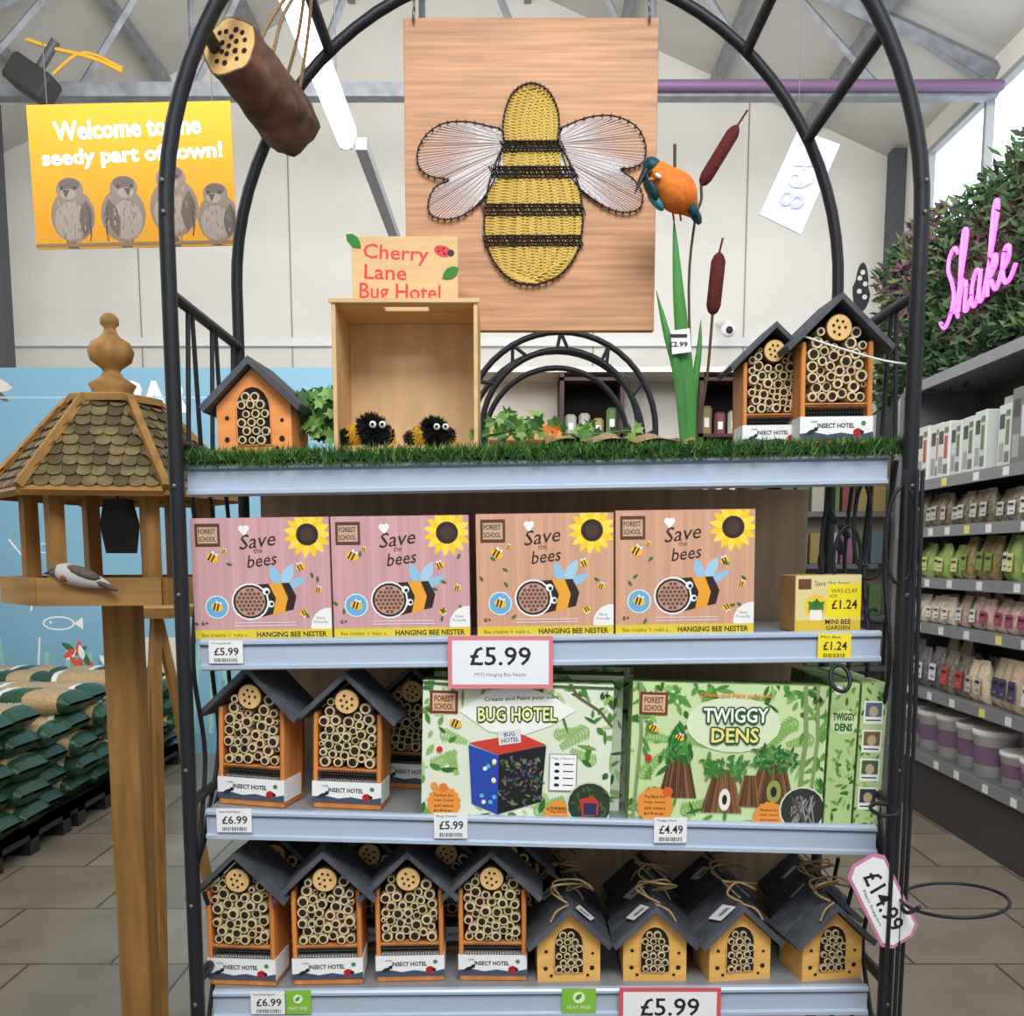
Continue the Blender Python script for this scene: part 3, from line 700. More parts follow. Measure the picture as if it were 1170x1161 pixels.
# ------------------------------------------------------------ ivy / burlap on top
def ivy(b,c,s_,mat):
    a=R(0,6.28); tl=R(-.9,.2); rot=Matrix.Rotation(a,3,'Y')@Matrix.Rotation(tl,3,'X')
    pr=[(0,-.35),(.35,-.6),(.5,-.2),(.95,-.15),(.5,.2),(.45,.55),(.15,.45),(0,1),(-.15,.45),(-.45,.55),(-.5,.2),(-.95,-.15),(-.5,-.2),(-.35,-.6)]
    vs=[Vector(c)+rot@Vector((x*s_,-abs(x)*s_*.25,z*s_)) for x,z in pr]+[Vector(c)]
    b.add(vs,[(k,(k+1)%14,14) for k in range(14)],mat)
lv=[M('ivy_a',(84,132,58),.5),M('ivy_b',(120,160,80),.5),M('ivy_c',(52,96,44),.5)]
b=B()
for k in range(55):
    px=R(338,384); py=R(448,500); ivy(b,W(px,py,R(1.50,1.56)),R(.012,.022),random.choice(lv))
b.tube(cr([W(345,505,1.54),W(352,480,1.54),W(370,470,1.54),W(385,490,1.54)],5),.0015,lv[2],5)
b.done('ivy_garland')
b=B()
for k in range(34):
    px=random.gauss(588,18); py=R(474,498); ivy(b,W(px,py,R(1.49,1.6)),R(.011,.018),random.choice(lv))
for k in range(14):
    px=R(640,730); py=R(486,500); ivy(b,W(px,py,R(1.49,1.6)),R(.010,.015),random.choice(lv))
for k in range(4): ivy(b,W(R(618,640),R(490,498),1.485),.011,M('autumn_leaf',(214,130,44),.6))
b.tube(cr([W(550,500,1.53),W(600,490,1.54),W(660,497,1.54),W(720,492,1.54)],5),.002,lv[2],5)
b.done('ivy_garland')
b=B(); bur=M('burlap',(166,138,98),.95,var=.3,scale=250,bump=.6)
pts=[]
for i in range(24):
    x=XZ(622+i*7.2,1.55,1.65)
    for j in range(5): pts.append((x,1.50+j*.03,GZ(x)+.012+(.024*abs(math.sin(i*.45+j*.4))+.006*math.sin(i*1.3)*(j/4))*(1-.4*i/24)*(0.4 if j in(0,4) else 1)))
b.add(pts,[(i*5+j,(i+1)*5+j,(i+1)*5+j+1,i*5+j+1) for i in range(23) for j in range(4)],bur,True)
b.done('burlap_runner')

# ------------------------------------------------------------ kingfisher + bulrushes
b=B(); gb=M('blade_green',(66,134,58),.5,var=.25,scale=8,st=(4,4,.5)); reed=M('reed_brown',(92,32,26),.9,bump=.6,var=.35,scale=300)
def blade(pts,wd):
    P=cr(pts,6); n=len(P); vs=[]
    for i,q in enumerate(P):
        t=i/(n-1); ww=wd*(1-t**3)*(.75+.25*math.sin(t*3)); vs+=[q+Vector((-ww,.002,0)),q+Vector((0,-.003,0)),q+Vector((ww,.002,0))]
    b.add(vs,[(i*3+k,i*3+k+1,i*3+3+k+1,i*3+3+k) for i in range(n-1) for k in (0,1)],gb,True)
blade([W(788,505,1.52),W(785,440,1.52),W(776,340,1.52),W(770,248,1.52)],.0125)
blade([W(782,505,1.515),W(775,430,1.515),W(762,380,1.515),W(750,332,1.515)],.008)
blade([W(790,505,1.53),W(793,450,1.53),W(799,400,1.53),W(801,365,1.53)],.006)
def rush(top,c0,c1,foot,r):
    a_,b_=Vector(c0),Vector(c1)
    b.tube([a_,a_.lerp(b_,.06),a_.lerp(b_,.15),a_.lerp(b_,.85),a_.lerp(b_,.95),b_],[.002,r*.7,r,r,r*.7,.002],reed,14)
    b.tube([top,a_],.0016,reed,6); b.tube(cr([b_,b_.lerp(foot,.5)+Vector((.004,0,0)),foot],5),.0022,M('reed_stem',(84,60,40),.7),6)
rush(W(854,126,1.53),W(843,143,1.53),W(801,212,1.53),W(795,245,1.53),.0095)
rush(W(826,272,1.53),W(822,288,1.53),W(814,360,1.53),W(795,505,1.53),.0105)
b.tube(cr([W(795,245,1.53),W(787,330,1.53),W(793,505,1.53)],5),.002,MC['reed_stem'],6)
b.tube([W(771,165,1.53),W(771,200,1.53),W(790,240,1.53)],.0025,MC['reed_stem'],6)
b.add([W(766,378,1.508),W(788,375,1.508),W(790,402,1.508),W(768,405,1.508)],[(0,1,2,3)],white)
p=Panel(b,0,0,20,26,W(768,0,1.508).x,W(789,400,1.508).x,W(768,403,1.508).z,W(768,378,1.508).z,1.5075); p.text('£2.99',10,16,15,6,ink,bold=.02); p.rect(3,4,17,8,ink)
b.done('bulrush_stems')
b=B(); org=M('kingfisher_orange',(232,122,40),.7,var=.2,scale=90,bump=.3); blu=M('kingfisher_teal',(34,86,98),.5,col2=(20,44,58),scale=160); blu2=M('kingfisher_bright',(60,140,160),.5)
P=[W(797,250,1.512),W(788,237,1.508),W(779,226,1.503),W(769,215,1.498),W(758,204,1.495),W(750,196,1.494),W(743,191,1.494)]
b.tube(cr(P,4),[r_*.93 for r_ in [.004,.006,.0085,.012,.0155,.019,.0225,.025,.027,.0283,.029,.029,.0282,.0268,.025,.023,.0212,.0198,.0188,.018,.0168,.015,.0125,.0085,.003]],org,18)
b.ell(W(746,192,1.497),(.0165,.0175,.0125),blu,16,10,Matrix.Rotation(.7,3,'Y'))
b.ell(W(743,214,1.492),(.0075,.016,.022),blu,14,10,Matrix.Rotation(-.45,3,'Y'))
b.ell(W(749,230,1.497),(.006,.010,.017),blu2,12,8,Matrix.Rotation(-.75,3,'Y'))
b.ell(W(790,237,1.500),(.008,.010,.016),blu,14,10,Matrix.Rotation(-.55,3,'Y'))
b.tube([W(791,240,1.508),W(797,250,1.510),W(800,256,1.512)],[.008,.007,.003],blu,8)
b.tube([W(738,195,1.487),W(732,206,1.480),W(725,222,1.472)],[.0055,.0036,.0006],M('beak',(30,28,28),.35),8)
b.ell(W(743,197,1.4765),(.0034,.002,.0034),ink,8,6); b.ell(W(752,201,1.476),(.0055,.003,.003),white,8,6,Matrix.Rotation(.6,3,'Y')); b.ell(W(744,205,1.477),(.0045,.003,.0028),org,8,6)
for dx in (-4,4): b.tube([W(772+dx,236,1.495),W(774+dx,252,1.510)],.0015,flat(190,60,40),6)
b.done('kingfisher_ornament')

# ------------------------------------------------------------ bird table
b=B(); bx=-.772; by=2.0
tim=M('larch_timber',(156,114,58),.6,var=.28,scale=10,st=(4,4,.5),bump=.15); tim2=M('larch_timber_h',(164,122,66),.6,var=.25,scale=10,st=(.6,.6,5)); shg=M('shingle_roof',(116,100,66),.7,var=.35,scale=30,bump=.3); shg2=M('shingle_dark',(86,74,50),.8)
ze=W(130,566,by).z; zc=W(130,462,by).z; ztr=W(138,690,by-.2).z; Re=.238; Rc=.078
def hexp(r,z,off=0): return [Vector((bx+r*math.cos(math.radians(60*k+off)),by+r*math.sin(math.radians(60*k+off)),z)) for k in range(6)]
OFF=10
E=hexp(Re,ze,OFF); Cc=hexp(Rc,zc,OFF)
for k in range(6):
    a0,a1,c0,c1=E[k],E[(k+1)%6],Cc[k],Cc[(k+1)%6]
    b.add([a0,a1,c1,c0],[(0,1,2,3)],shg2)
    b.add([a0-Vector((0,0,.008)),a1-Vector((0,0,.008)),c1-Vector((0,0,.02)),c0-Vector((0,0,.02))],[(0,1,2,3)],tim2)
    nrm=(a1-a0).cross(c0-a0).normalized(); 
    if nrm.z<0: nrm=-nrm
    rows=9
    for r_ in range(rows):
        t=r_/rows; l0=a0.lerp(c0,t); l1=a1.lerp(c1,t); t2=min(1,(r_+1.5)/rows); m0=a0.lerp(c0,t2); m1=a1.lerp(c1,t2)
        cnt=max(3,int((l1-l0).length/.024)); up=((m0+m1)/2-(l0+l1)/2); ul=up.length; up.normalize(); dr=(l1-l0).normalized(); sw=(l1-l0).length/cnt
        for j in range(cnt):
            cx=l0+dr*sw*(j+.5+(0.25 if r_%2 else -.25)); rr=sw*.5
            pts=[cx+dr*rr*math.cos(q)+up*(rr*.75+rr*.75*math.sin(q)) for q in [math.pi+math.pi*i/6 for i in range(7)]]+[cx+dr*rr*.9+up*ul,cx-dr*rr*.9+up*ul]
            lift=[nrm*(.006 if i<7 else .001) for i in range(9)]
            b.add([q+lf_ for q,lf_ in zip(pts,lift)],[tuple(range(9))],shg if (j+r_)%3 else shg2)
    b.tube([a0+nrm*.004+(a0-Vector((bx,by,ze))).normalized()*.006,c0+nrm*.006],.010,tim,4)
    b.tube([a0-Vector((0,0,.004)),a1-Vector((0,0,.004))],.009,tim2,4)
b.lathe((bx,by,zc-.004),[(Rc+.016,0),(Rc+.018,.012),(Rc-.01,.018),(0,.02)],tim2,6)
zf=zc+.014; k=.00172
fin=[(r*k*1.0,(462-y)*k) for r,y in ((24,462),(22,452),(26,446),(14,438),(9,432),(11,428),(22,420),(25,410),(21,400),(11,394),(7,388),(6,384),(10,380),(10,374),(6,369),(0,367))]
b.lathe((bx,by,zf-.006),fin,tim,20)
for k in range(6):
    th=math.radians(60*k+OFF); cx=bx+.165*math.cos(th); cy=by+.165*math.sin(th); b.tube([(cx,cy,ztr),(cx,cy,ze+.03)],.019,tim,4)
T=hexp(.212,ztr,OFF)
b.add(T+[t+Vector((0,0,.012)) for t in T],[tuple(range(6)),tuple(range(6,12))]+[(k,(k+1)%6,6+(k+1)%6,6+k) for k in range(6)],tim2)
for k in range(6):
    a0,a1=T[k],T[(k+1)%6]; n_=((a0+a1)/2-Vector((bx,by,ztr))).normalized()*.012; up=Vector((0,0,.046)); dn=Vector((0,0,-.004))
    v=[a0+dn,a1+dn,a1+up,a0+up]; b.add(v+[q+n_ for q in v],[(0,1,2,3),(4,5,6,7),(0,1,5,4),(1,2,6,5),(2,3,7,6),(3,0,4,7)],tim2)
b.bbox(bx-.031,bx+.031,by-.031,by+.031,.06,ztr,tim,.003)
for dx,dy in ((1,0),(-1,0),(0,1),(0,-1)):
    b.bbox(min(bx,bx+dx*.3)-.03*abs(dy),max(bx,bx+dx*.3)+.03*abs(dy),min(by,by+dy*.3)-.03*abs(dx),max(by,by+dy*.3)+.03*abs(dx),0,.06,tim2,.003)
    b.tube([(bx+dx*.03,by+dy*.03,.35),(bx+dx*.25,by+dy*.25,.06)],.02,tim,4)
qz=W(140,600,by).z
b.prism([(bx-.02,qz+.05),(bx+.022,qz+.05),(bx+.034,qz),(bx+.026,qz-.055),(bx-.02,qz-.055),(bx-.03,qz)],by-.02,by+.02,flat(40,44,50)); b.cyl((bx,by,qz+.05),(bx,by,zc-.02),.0025,blk,6)
b.done('bird_table')
b=B(); q=Vector((bx-.003,by-.203,ztr+.048)); gy=M('feather_grey_brown',(104,92,84),.8,var=.3,scale=90); wh=M('feather_white',(196,190,184),.8); rd_=M('feather_russet',(150,72,40),.8)
P=[q+Vector((-.042,0,.002)),q+Vector((-.028,0,.008)),q+Vector((-.005,0,.004)),q+Vector((.028,0,-.006)),q+Vector((.06,.0,-.016))]
b.tube(cr(P,4),[(.004+.015*math.sin(math.pi*min(1,(i/16)))) for i in range(17)],wh,14)
b.ell(q+Vector((-.032,0,.010)),(.014,.014,.013),gy); b.ell(q+Vector((-.014,-.009,-.001)),(.010,.010,.009),rd_)
b.ell(q+Vector((.016,-.006,.007)),(.033,.015,.010),gy,12,8,Matrix.Rotation(.35,3,'Y')); b.tube([q+Vector((.028,-.004,-.004)),q+Vector((.074,-.004,-.024))],[.009,.003],gy,8)
b.tube([q+Vector((-.043,-.002,.008)),q+Vector((-.056,-.004,.005))],[.0038,.0005],ink,8); b.ell(q+Vector((-.037,-.012,.013)),(.002,.0015,.002),ink,8,5)
b.done('toy_bird')
b=B()
for dx,dy in ((-.06,.05),(.09,0),(.02,-.1)):
    b.tube(cr([(-1.06,3.0,1.35),(-1.06+dx*.6,3.0+dy*.6,1.05),(-1.06+dx*1.0,3.0+dy,.75),(-1.06+dx*2.2,3+dy*2.2,0.02)],5),.017,tim,4)
b.lathe((-1.06,3.0,1.33),[(0,0),(.13,0),(.14,.03),(.0,.035)],tim2,6)
b.done('wooden_tripod_stand')

# ------------------------------------------------------------ room
wallm=M('wall_cream_panel',(218,214,205),.7,var=.04,scale=2)
WR=3.25; WL=-4.45; YB=9.0; ZE=4.85; RX=-.6; RZ=ZE+.43*3.85
b=B(); b.prism([(WL,0),(WR,0),(WR,ZE),(RX,RZ),(WL,ZE)],YB,YB+.1,wallm); 
for x in (-3.2,-1.9,-.6,.7,2.0): b.box(x-.006,x+.006,YB-.004,YB,2.8,ZE+.5,M('panel_joint',(150,146,140),.7))
b.done('wall_back')
b=B(); b.box(WR,WR+.1,-3,YB,0,2.75,wallm); b.box(WR,WR+.1,-3,YB,4.65,ZE,wallm)
for y in (-3,-1,1,3,8.3): b.box(WR,WR+.1,y,y+.4,2.75,4.65,wallm)
b.box(WR,WR+.1,8.7,YB,2.75,4.65,wallm)
b.done('wall_right')
b=B(); sky=M('window_daylight',(226,236,248),.5,emit=1.9); wf=M('window_frame',(150,152,152),.6)
for i,(y0,y1) in enumerate(((-2.6,-1),(-.6,1),(1.4,3),(3.4,8.3))):
    b.box(WR+.06,WR+.07,y0,y1,2.75,4.65,sky)
    n=max(2,round((y1-y0)/.9))
    for k in range(n+1): y=y0+(y1-y0)*k/n; b.box(WR-.01,WR+.05,y-.02,y+.02,2.75,4.65,wf)
    for z in (2.75,3.75,4.65): b.box(WR-.01,WR+.05,y0,y1,z-.02,z+.02,wf)
b.done('window_1')
b=B(); b.box(WL-.1,WL,-3,YB,0,ZE,wallm); b.done('wall_left')
fm=bpy.data.materials.new('floor_tiles'); fm.use_nodes=True; nt=fm.node_tree; bsd=nt.nodes['Principled BSDF']; bsd.inputs['Roughness'].default_value=.3
tc=nt.nodes.new('ShaderNodeTexCoord'); br=nt.nodes.new('ShaderNodeTexBrick'); br.inputs['Scale'].default_value=1; br.inputs['Brick Width'].default_value=.6; br.inputs['Row Height'].default_value=.6; br.offset=.5
br.inputs['Mortar Size'].default_value=.006; br.inputs['Color1'].default_value=C(158,146,128); br.inputs['Color2'].default_value=C(138,127,110); br.inputs['Mortar'].default_value=C(84,77,68)
nz=nt.nodes.new('ShaderNodeTexNoise'); nz.inputs['Scale'].default_value=3; nz.inputs['Detail'].default_value=8; mx=nt.nodes.new('ShaderNodeMix'); mx.data_type='RGBA'; mx.blend_type='MULTIPLY'; mx.inputs[0].default_value=.6
nt.links.new(tc.outputs['Object'],br.inputs['Vector']); nt.links.new(tc.outputs['Object'],nz.inputs['Vector']); nt.links.new(br.outputs['Color'],mx.inputs[6]); nt.links.new(nz.outputs['Fac'],mx.inputs[7]); nt.links.new(mx.outputs[2],bsd.inputs['Base Color'])
b=B(); b.box(WL,WR,-3,YB,-.1,0,fm); b.done('floor',(0,0,0))
ceil=M('roof_liner',(196,194,188),.8,var=.08,scale=1.5); steel=M('galvanised_steel',(138,142,148),.5,.3,var=.2,scale=12); dsteel=M('dark_steel',(84,86,90),.6,.4)
b=B()
for xe in (WL,WR):
    v=[(xe,-3,ZE),(xe,YB,ZE),(RX,YB,RZ),(RX,-3,RZ)]; b.add(v+[(x,y,z+.08) for x,y,z in v],[(0,1,2,3),(4,5,6,7),(0,1,5,4),(1,2,6,5),(2,3,7,6),(3,0,4,7)],ceil)
b.done('ceiling')
b=B()
for xe,sg in ((WL,1),(WR,-1)):
    for k in range(1,5):
        x=xe+sg*k*.78; z=ZE+.43*abs(k*.78)-.06; b.box(x-.03,x+.03,-3,YB,z-.05,z+.04,steel)
def truss(Y):
    b.box(WL,WR,Y-.05,Y+.05,ZE-.28,ZE-.19,steel)
    for xe,sg in ((WL,1),(WR,-1)):
        b.tube([(xe,Y,ZE-.1),(RX,Y,RZ-.12)],.06,steel,4)
        for k in range(5):
            x0=xe+sg*k*.77; x1=x0+sg*.77; zt_=lambda x:ZE-.1+.43*abs(x-xe)
            b.tube([(x0,Y,ZE-.22),(x1,Y,zt_(x1))],.026,steel,4)
            if k and k%2==0: b.tube([(x1,Y,zt_(x1)),(x1,Y,ZE-.22)],.022,steel,4)
for Y in (2.0,7.2): truss(Y)
b.cyl((.8,7.1,ZE-.235),(WR,7.1,ZE-.235),.035,M('neon_tint_pipe',(112,84,116),.5),10)  # added pipe, its mauve colour paints the neon spill on the beam
for X,Y in ((WR-.06,8.8),(WL+.1,7.2)): b.box(X-.06,X+.06,Y-.06,Y+.06,0,ZE,dsteel)
b.box(-3.95,-3.8,7.8,7.95,0,ZE,dsteel)
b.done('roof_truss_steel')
b=B(); b.box(WL,WR,YB-.05,YB,3.32,3.39,M('white_trunking',(222,222,218),.5)); b.box(WL,WR,YB-.03,YB,2.45,2.6,M('white_trunking',(222,222,218),.5)); b.done('trim_1')
def batten(y0,y1,x,z,name):
    b=B(); b.box(x-.05,x+.05,y0,y1,z+.02,z+.07,flat(225,225,225)); b.cyl((x,y0+.03,z),(x,y1-.03,z),.040,M('fluorescent_tube',(255,255,255),.3,emit=8),12)
    for y in (y0,y1-.03): b.box(x-.03,x+.03,y,y+.03,z-.03,z+.03,flat(225,225,225))
    for y in (y0+.3,y1-.3): b.cyl((x,y,z+.07),(x,y,RZ-.43*abs(x-RX)-.02),.004,dsteel,6)
    b.done(name)
batten(2.4,5.42,-.84,3.6,'fluorescent_light'); 
b=B(); b.box(-.81,-.75,5.5,YB,3.6,3.66,M('tray_grey',(160,162,166),.5,.1))
b.done('cable_tray')
b=B(); b.tube(cr([W(30,45,6.9),W(60,55,6.9),W(90,62,6.9),W(115,70,6.9),W(140,82,6.9)],6),.014,M('yellow_hose',(206,160,50),.5),8); b.tube(cr([W(60,85,6.9),W(95,60,6.9),W(140,78,6.9)],6),.010,MC['yellow_hose'],8)
q=W(36,94,6.9); T_=Matrix.Translation(q)@Matrix.Rotation(.6,4,'Y'); b.T=T_; b.bbox(-.14,.14,-.1,.1,-.08,.10,flat(46,44,44),.02); b.cyl((0,0,.10),(0,0,.3),.03,dsteel,8); b.T=None; b.done('ceiling_floodlight')

# yellow banner with sparrows
Y=4.0; a=W(42,285,Y); c=W(266,120,Y); b=B(); w=c.x-a.x;h=c.z-a.z
b.box(0,w,0,.006,0,h,flat(204,146,48)); p=Panel(b,37,120,265,285,0,w,0,h,0); p.rect(30,110,270,290,M('banner_mustard',(204,146,50),.8,spec=.1),0)
p.text('Welcome to the',148,148,166,22,white,rot=-.03,bold=.035); p.text('seedy part of town!',152,180,204,24,white,rot=-.03,bold=.035)
def sparrow(u,v,s_,f):
    g1=flat(118,102,90);g2=flat(84,70,60);g3=flat(140,126,114)
    p.leaf(u-8*f*s_,v+20*s_,34*s_,12*s_,(1.2 if f>0 else 1.9),g2)
    p.circ(u,v,25*s_,g1,None,31*s_); p.circ(u-3*f*s_,v+6*s_,18*s_,g3,None,22*s_)
    p.circ(u-2*f*s_,v-30*s_,15.5*s_,g1,None,14*s_); p.circ(u-2*f*s_,v-36*s_,12*s_,g2,None,7*s_); p.circ(u-4*f*s_,v-25*s_,9*s_,g3,None,6*s_)
    p.poly([(u-6*f*s_-4*s_,v-30*s_),(u-6*f*s_+4*s_,v-30*s_),(u-7*f*s_,v-20*s_)],flat(60,52,44)); p.circ(u-11*f*s_,v-32*s_,2.2*s_,ink); p.circ(u+4*f*s_,v-32*s_,2.2*s_,ink)
    p.leaf(u+16*f*s_,v-18*s_,44*s_,15*s_,1.5+.15*f,g2)
    for k in range(5): p.line([(u+(16+k)*f*s_,v-10*s_+k*7*s_),(u+(22-k)*f*s_,v+2*s_+k*7*s_)],1.4*s_,flat(60,48,40))
    for k in range(40):
        x=R(-17,15)*s_; y=R(-22,24)*s_; p.line([(u+x,v+y),(u+x,v+y+5*s_)],1.1*s_,(g1,flat(150,136,124),flat(98,84,74))[k%3])
    for d in (-6,6): p.line([(u+d*s_,v+28*s_),(u+d*s_,v+36*s_)],2*s_,flat(150,100,80))
sparrow(81,247,1.0,1); sparrow(138,247,1.02,-1); sparrow(196,240,1.1,1); sparrow(245,253,.92,1)
p.rect(30,279,270,283,flat(120,96,60))
for u in (60,245): x,z=p.pt(u,120); b.cyl((x,.003,z),(x,.003,RZ-.43*abs(a.x+x-RX)-a.z-.1),.002,dsteel,5)
b.done('sparrow_banner',(a.x,Y,a.z),0,-.02)
b=B(); Y=4.2
q=[W(912,148,Y),W(960,165,Y),W(915,268,Y),W(868,245,Y)]
b.add(q+[v+Vector((0,.006,0)) for v in q],[(0,1,2,3),(7,6,5,4),(0,1,5,4),(1,2,6,5),(2,3,7,6),(3,0,4,7)],M('paper_sign',(190,193,216),.6))
b.cyl(q[0],q[0]+Vector((0,0,2.2)),.002,dsteel,5)
cc=(q[0]+q[1]+q[2]+q[3])/4; vs,fs=tmesh('86£',.0); ex_=(q[2]-q[1]).normalized(); ey_=(q[1]-q[0]).normalized()*1
b.add([cc+Vector((0,-.004,0))-ex_*x*.22+ey_*y*.10 for x,y in vs],fs,flat(166,168,194))
b.done('hanging_sale_sign')

# blue display panel (far mural board)
Y=7.7; a=W(-68,838,Y); c=W(388,420,Y); b=B(); w=c.x-a.x;h=c.z-a.z
bl_=flat(128,174,198); b.box(0,w,0,.04,-a.z,h,flat(112,160,184)); p=Panel(b,-70,424,388,830,0,w,0,h,0)
p.rect(-70,424,388,830,bl_,0)
for k in range(60):
    u=R(-70,385); p.line([(u,830),(u+R(-12,12),830-R(30,110))],4,flat(150,200,190) if k%2 else flat(104,156,180))
p.text('BAR',190,455,70,34,white,bold=.05)
def fish(u,v,s_,d=1): p.circ(u,v,18*s_,white,None,8*s_); p.circ(u,v,16*s_,bl_,None,6.4*s_); p.poly([(u+17*s_*d,v),(u+27*s_*d,v-7*s_),(u+27*s_*d,v+7*s_)],white); p.circ(u-9*s_*d,v-1,1.5*s_,white)
fish(70,704,1); fish(40,770,.8,-1); fish(60,620,.7)
p.line([(48,720),(44,760),(40,790)],2,white); p.line([(20,610),(50,650),(40,690)],2,white)
p.leaf(5,440,30,14,.2,flat(220,212,200)); p.leaf(8,446,26,8,.6,flat(110,90,76)); p.rect(-70,455,300,457,flat(160,205,220))
for k in range(12): p.leaf(100+R(-14,14),745+R(-14,14),18,7,R(0,6),random.choice([flat(222,90,50),flat(240,240,240),flat(60,110,70)]))
p.leaf(150,790,30,8,-.3,flat(200,70,50)); p.rect(130,720,200,830,flat(216,212,198)); p.circ(160,830,40,flat(216,170,70),None,30)
b.done('blue_display_panel',(a.x,Y,a.z))

# seed bags on pallets
bgm=M('bag_green',(34,70,48),.3,var=.2,scale=20); seed=M('seed_window',(170,146,108),.4,var=.4,scale=160,bump=.3); bagw=M('bag_white_print',(214,220,212),.4); blkp=M('black_plastic_pallet',(28,28,30),.5)
def bag(b,c,L,Wd,H,rz,variant):
    n,m=20,12; vs=[]; rot=Matrix.Rotation(rz,3,'Z')
    for j in range(m):
        a=2*math.pi*j/m
        for i in range(n+1):
            t=i/n*2-1; k=(1-abs(t)**6)**.5 if abs(t)<1 else 0
            hh=H*(.12+.88*k)*(1+.06*math.sin(i*1.7+j)); ww=Wd*(.93+.07*k)
            ca,sa=math.cos(a),math.sin(a)
            vs.append(Vector(c)+rot@Vector((t*L/2,(abs(ca)**.6)*(1 if ca>0 else -1)*ww/2,(abs(sa)**.8)*(1 if sa>0 else -1)*hh/2)))
    for i in range(n):
        t=(i+.5)/n
        mt=bgm if t<.16 or t>.84 else (bagw if (t<.20 or t>.80) else seed)
        if variant: mt=seed if t<.35 else (bagw if t<.39 else (bgm if t<.62 else (seed if t<.9 else bgm)))
        b.add([vs[j*(n+1)+i+d] for j in range(m) for d in (0,1)],[(j*2,j*2+1,((j+1)%m)*2+1,((j+1)%m)*2) for j in range(m)],mt,True)
    if variant:
        tv,tf=tmesh('BIRD FOOD',.02)
        b.add([Vector(c)+rot@Vector((x*L*.22+L*.0,-Wd/2-.004,z_*H*.22)) for x,z_ in tv],tf,white)
b=B()
for sy in range(3):
    y0=4.55+sy*.95
    for k in range(3): b.box(-3.55,-2.45,y0+.05+k*.38,y0+.15+k*.38,0,.11,blkp)
    for k in range(6): b.box(-3.55+k*.19,-3.55+k*.19+.15,y0,y0+.92,.11,.14,blkp)
    b.box(-2.50,-2.45,y0,y0+.92,.08,.14,blkp)
    for l in range(5):
        for j in range(3 if l<4 else 2):
            bag(b,(-2.78+R(-.05,.05),y0+.2+j*.29+R(-.02,.02),.205+l*.122),.66,.33,.145,R(-.08,.08),(j+l+sy)%2)
            bag(b,(-3.35,y0+.2+j*.29,.205+l*.122),.5,.33,.145,R(-.08,.08),1)
b.done('bird_food_bag_stack')

# far centre: small arch, cabinets
b=B(); q=W(640,492,2.7)
for Y in (2.7,2.95):
    for r in (.25,.205): b.tube([Vector((q.x-r,Y,0.02))]+[Vector((q.x-r*math.cos(math.pi*k/24),Y,q.z+r*math.sin(math.pi*k/24))) for k in range(25)]+[Vector((q.x+r,Y,.02))],.008,blk,8)
for k in range(7):
    t=math.pi*k/6; b.tube([(q.x-.25*math.cos(t),2.7,q.z+.25*math.sin(t)),(q.x-.205*math.cos(t+.1),2.7,q.z+.205*math.sin(t+.1))],.005,blk,6)
    b.tube([(q.x-.25*math.cos(t),2.7,q.z+.25*math.sin(t)),(q.x-.25*math.cos(t),2.95,q.z+.25*math.sin(t))],.005,blk,6)
b.done('garden_arch')
b=B(); Y=6.2; cols=[(120,70,70),(170,165,150),(90,120,70),(150,130,80),(140,90,120),(90,110,120),(180,180,172)]
cw=M('cabinet_white',(206,200,190),.6); cdk=M('cabinet_dark',(58,36,34),.6)
x0=W(545,430,Y).x; x1=W(870,430,Y).x; zt=W(600,425,Y).z
b.box(x0,x1,Y+.35,Y+.4,0,zt,cw); b.box(x0,x1,Y,Y+.4,zt,zt+.03,cw)
for u0,u1,m_ in ((640,714,cdk),(800,862,cdk)):
    xa_,xb_=W(u0,430,Y).x,W(u1,430,Y).x
    b.box(xa_,xa_+.025,Y,Y+.35,0,zt,m_); b.box(xb_-.025,xb_,Y,Y+.35,0,zt,m_); b.box(xa_,xb_,Y+.3,Y+.34,0,zt,dark)
    for zz in (zt-.03,zt-.36,zt-.75,zt-1.15,.4): 
        b.box(xa_,xb_,Y,Y+.3,zz-.02,zz,m_)
        x=xa_+.04
        while x<xb_-.09 and zz<zt-.1: 
            hh=R(.10,.2); cm_=flat(*random.choice(cols)); b.bbox(x,x+.07,Y+.16,Y+.22,zz,zz+hh,cm_,.015); b.box(x+.02,x+.05,Y+.157,Y+.16,zz+hh*.3,zz+hh*.6,white); x+=.085
zz=zt-.28; xa_,xb_=W(556,430,Y).x,W(636,430,Y).x; b.bbox(xa_,xb_,Y+.05,Y+.34,zz-.12,zz,M('cabinet_pine',(176,130,80),.6),.01)
b.done('display_cabinet')
b=B(); q=W(832,377,8.5); b.ell(q,(.06,.06,.06),white); b.cyl(q+Vector((0,0,.05)),q+Vector((0,.45,.15)),.02,white,8); b.ell(q+Vector((0,-.05,-.01)),(.03,.02,.03),ink); b.done('security_camera')

# ------------------------------------------------------------ right-hand shelving
SX=2.4; zs=[2.53,1.95,1.68,1.39,1.13,.75,.375]
b=B(); gsh=M('grey_shelving',(112,112,114),.5,.3); gfr=M('grey_shelf_front',(138,138,142),.45,.3)
b.box(SX+.44,SX+.47,3.0,6.35,0,2.55,M('shelving_back',(80,76,72),.7))
for k,z in enumerate(zs):
    b.box(SX,SX+.44,3.0,6.3,z-.035,z,gsh); b.box(SX-.012,SX,3.0,6.3,z-.055,z+.004,gfr)
    y=3.1
    while y<6.2:
        if k: b.box(SX-.014,SX-.012,y,y+.06,z-.048,z-.006,flat(214,214,210) if random.random()<.8 else flat(220,206,110))
        y+=R(.2,.4)
for y in (3.0,4.1,5.2,6.3): b.box(SX+.40,SX+.44,y-.02,y+.02,0,2.55,gsh)
b.box(SX+.02,SX+.44,3.0,6.3,0,.3,M('plinth_dark',(60,56,54),.7)); b.box(SX-.02,SX+.46,6.3,6.33,0,2.5,gsh)
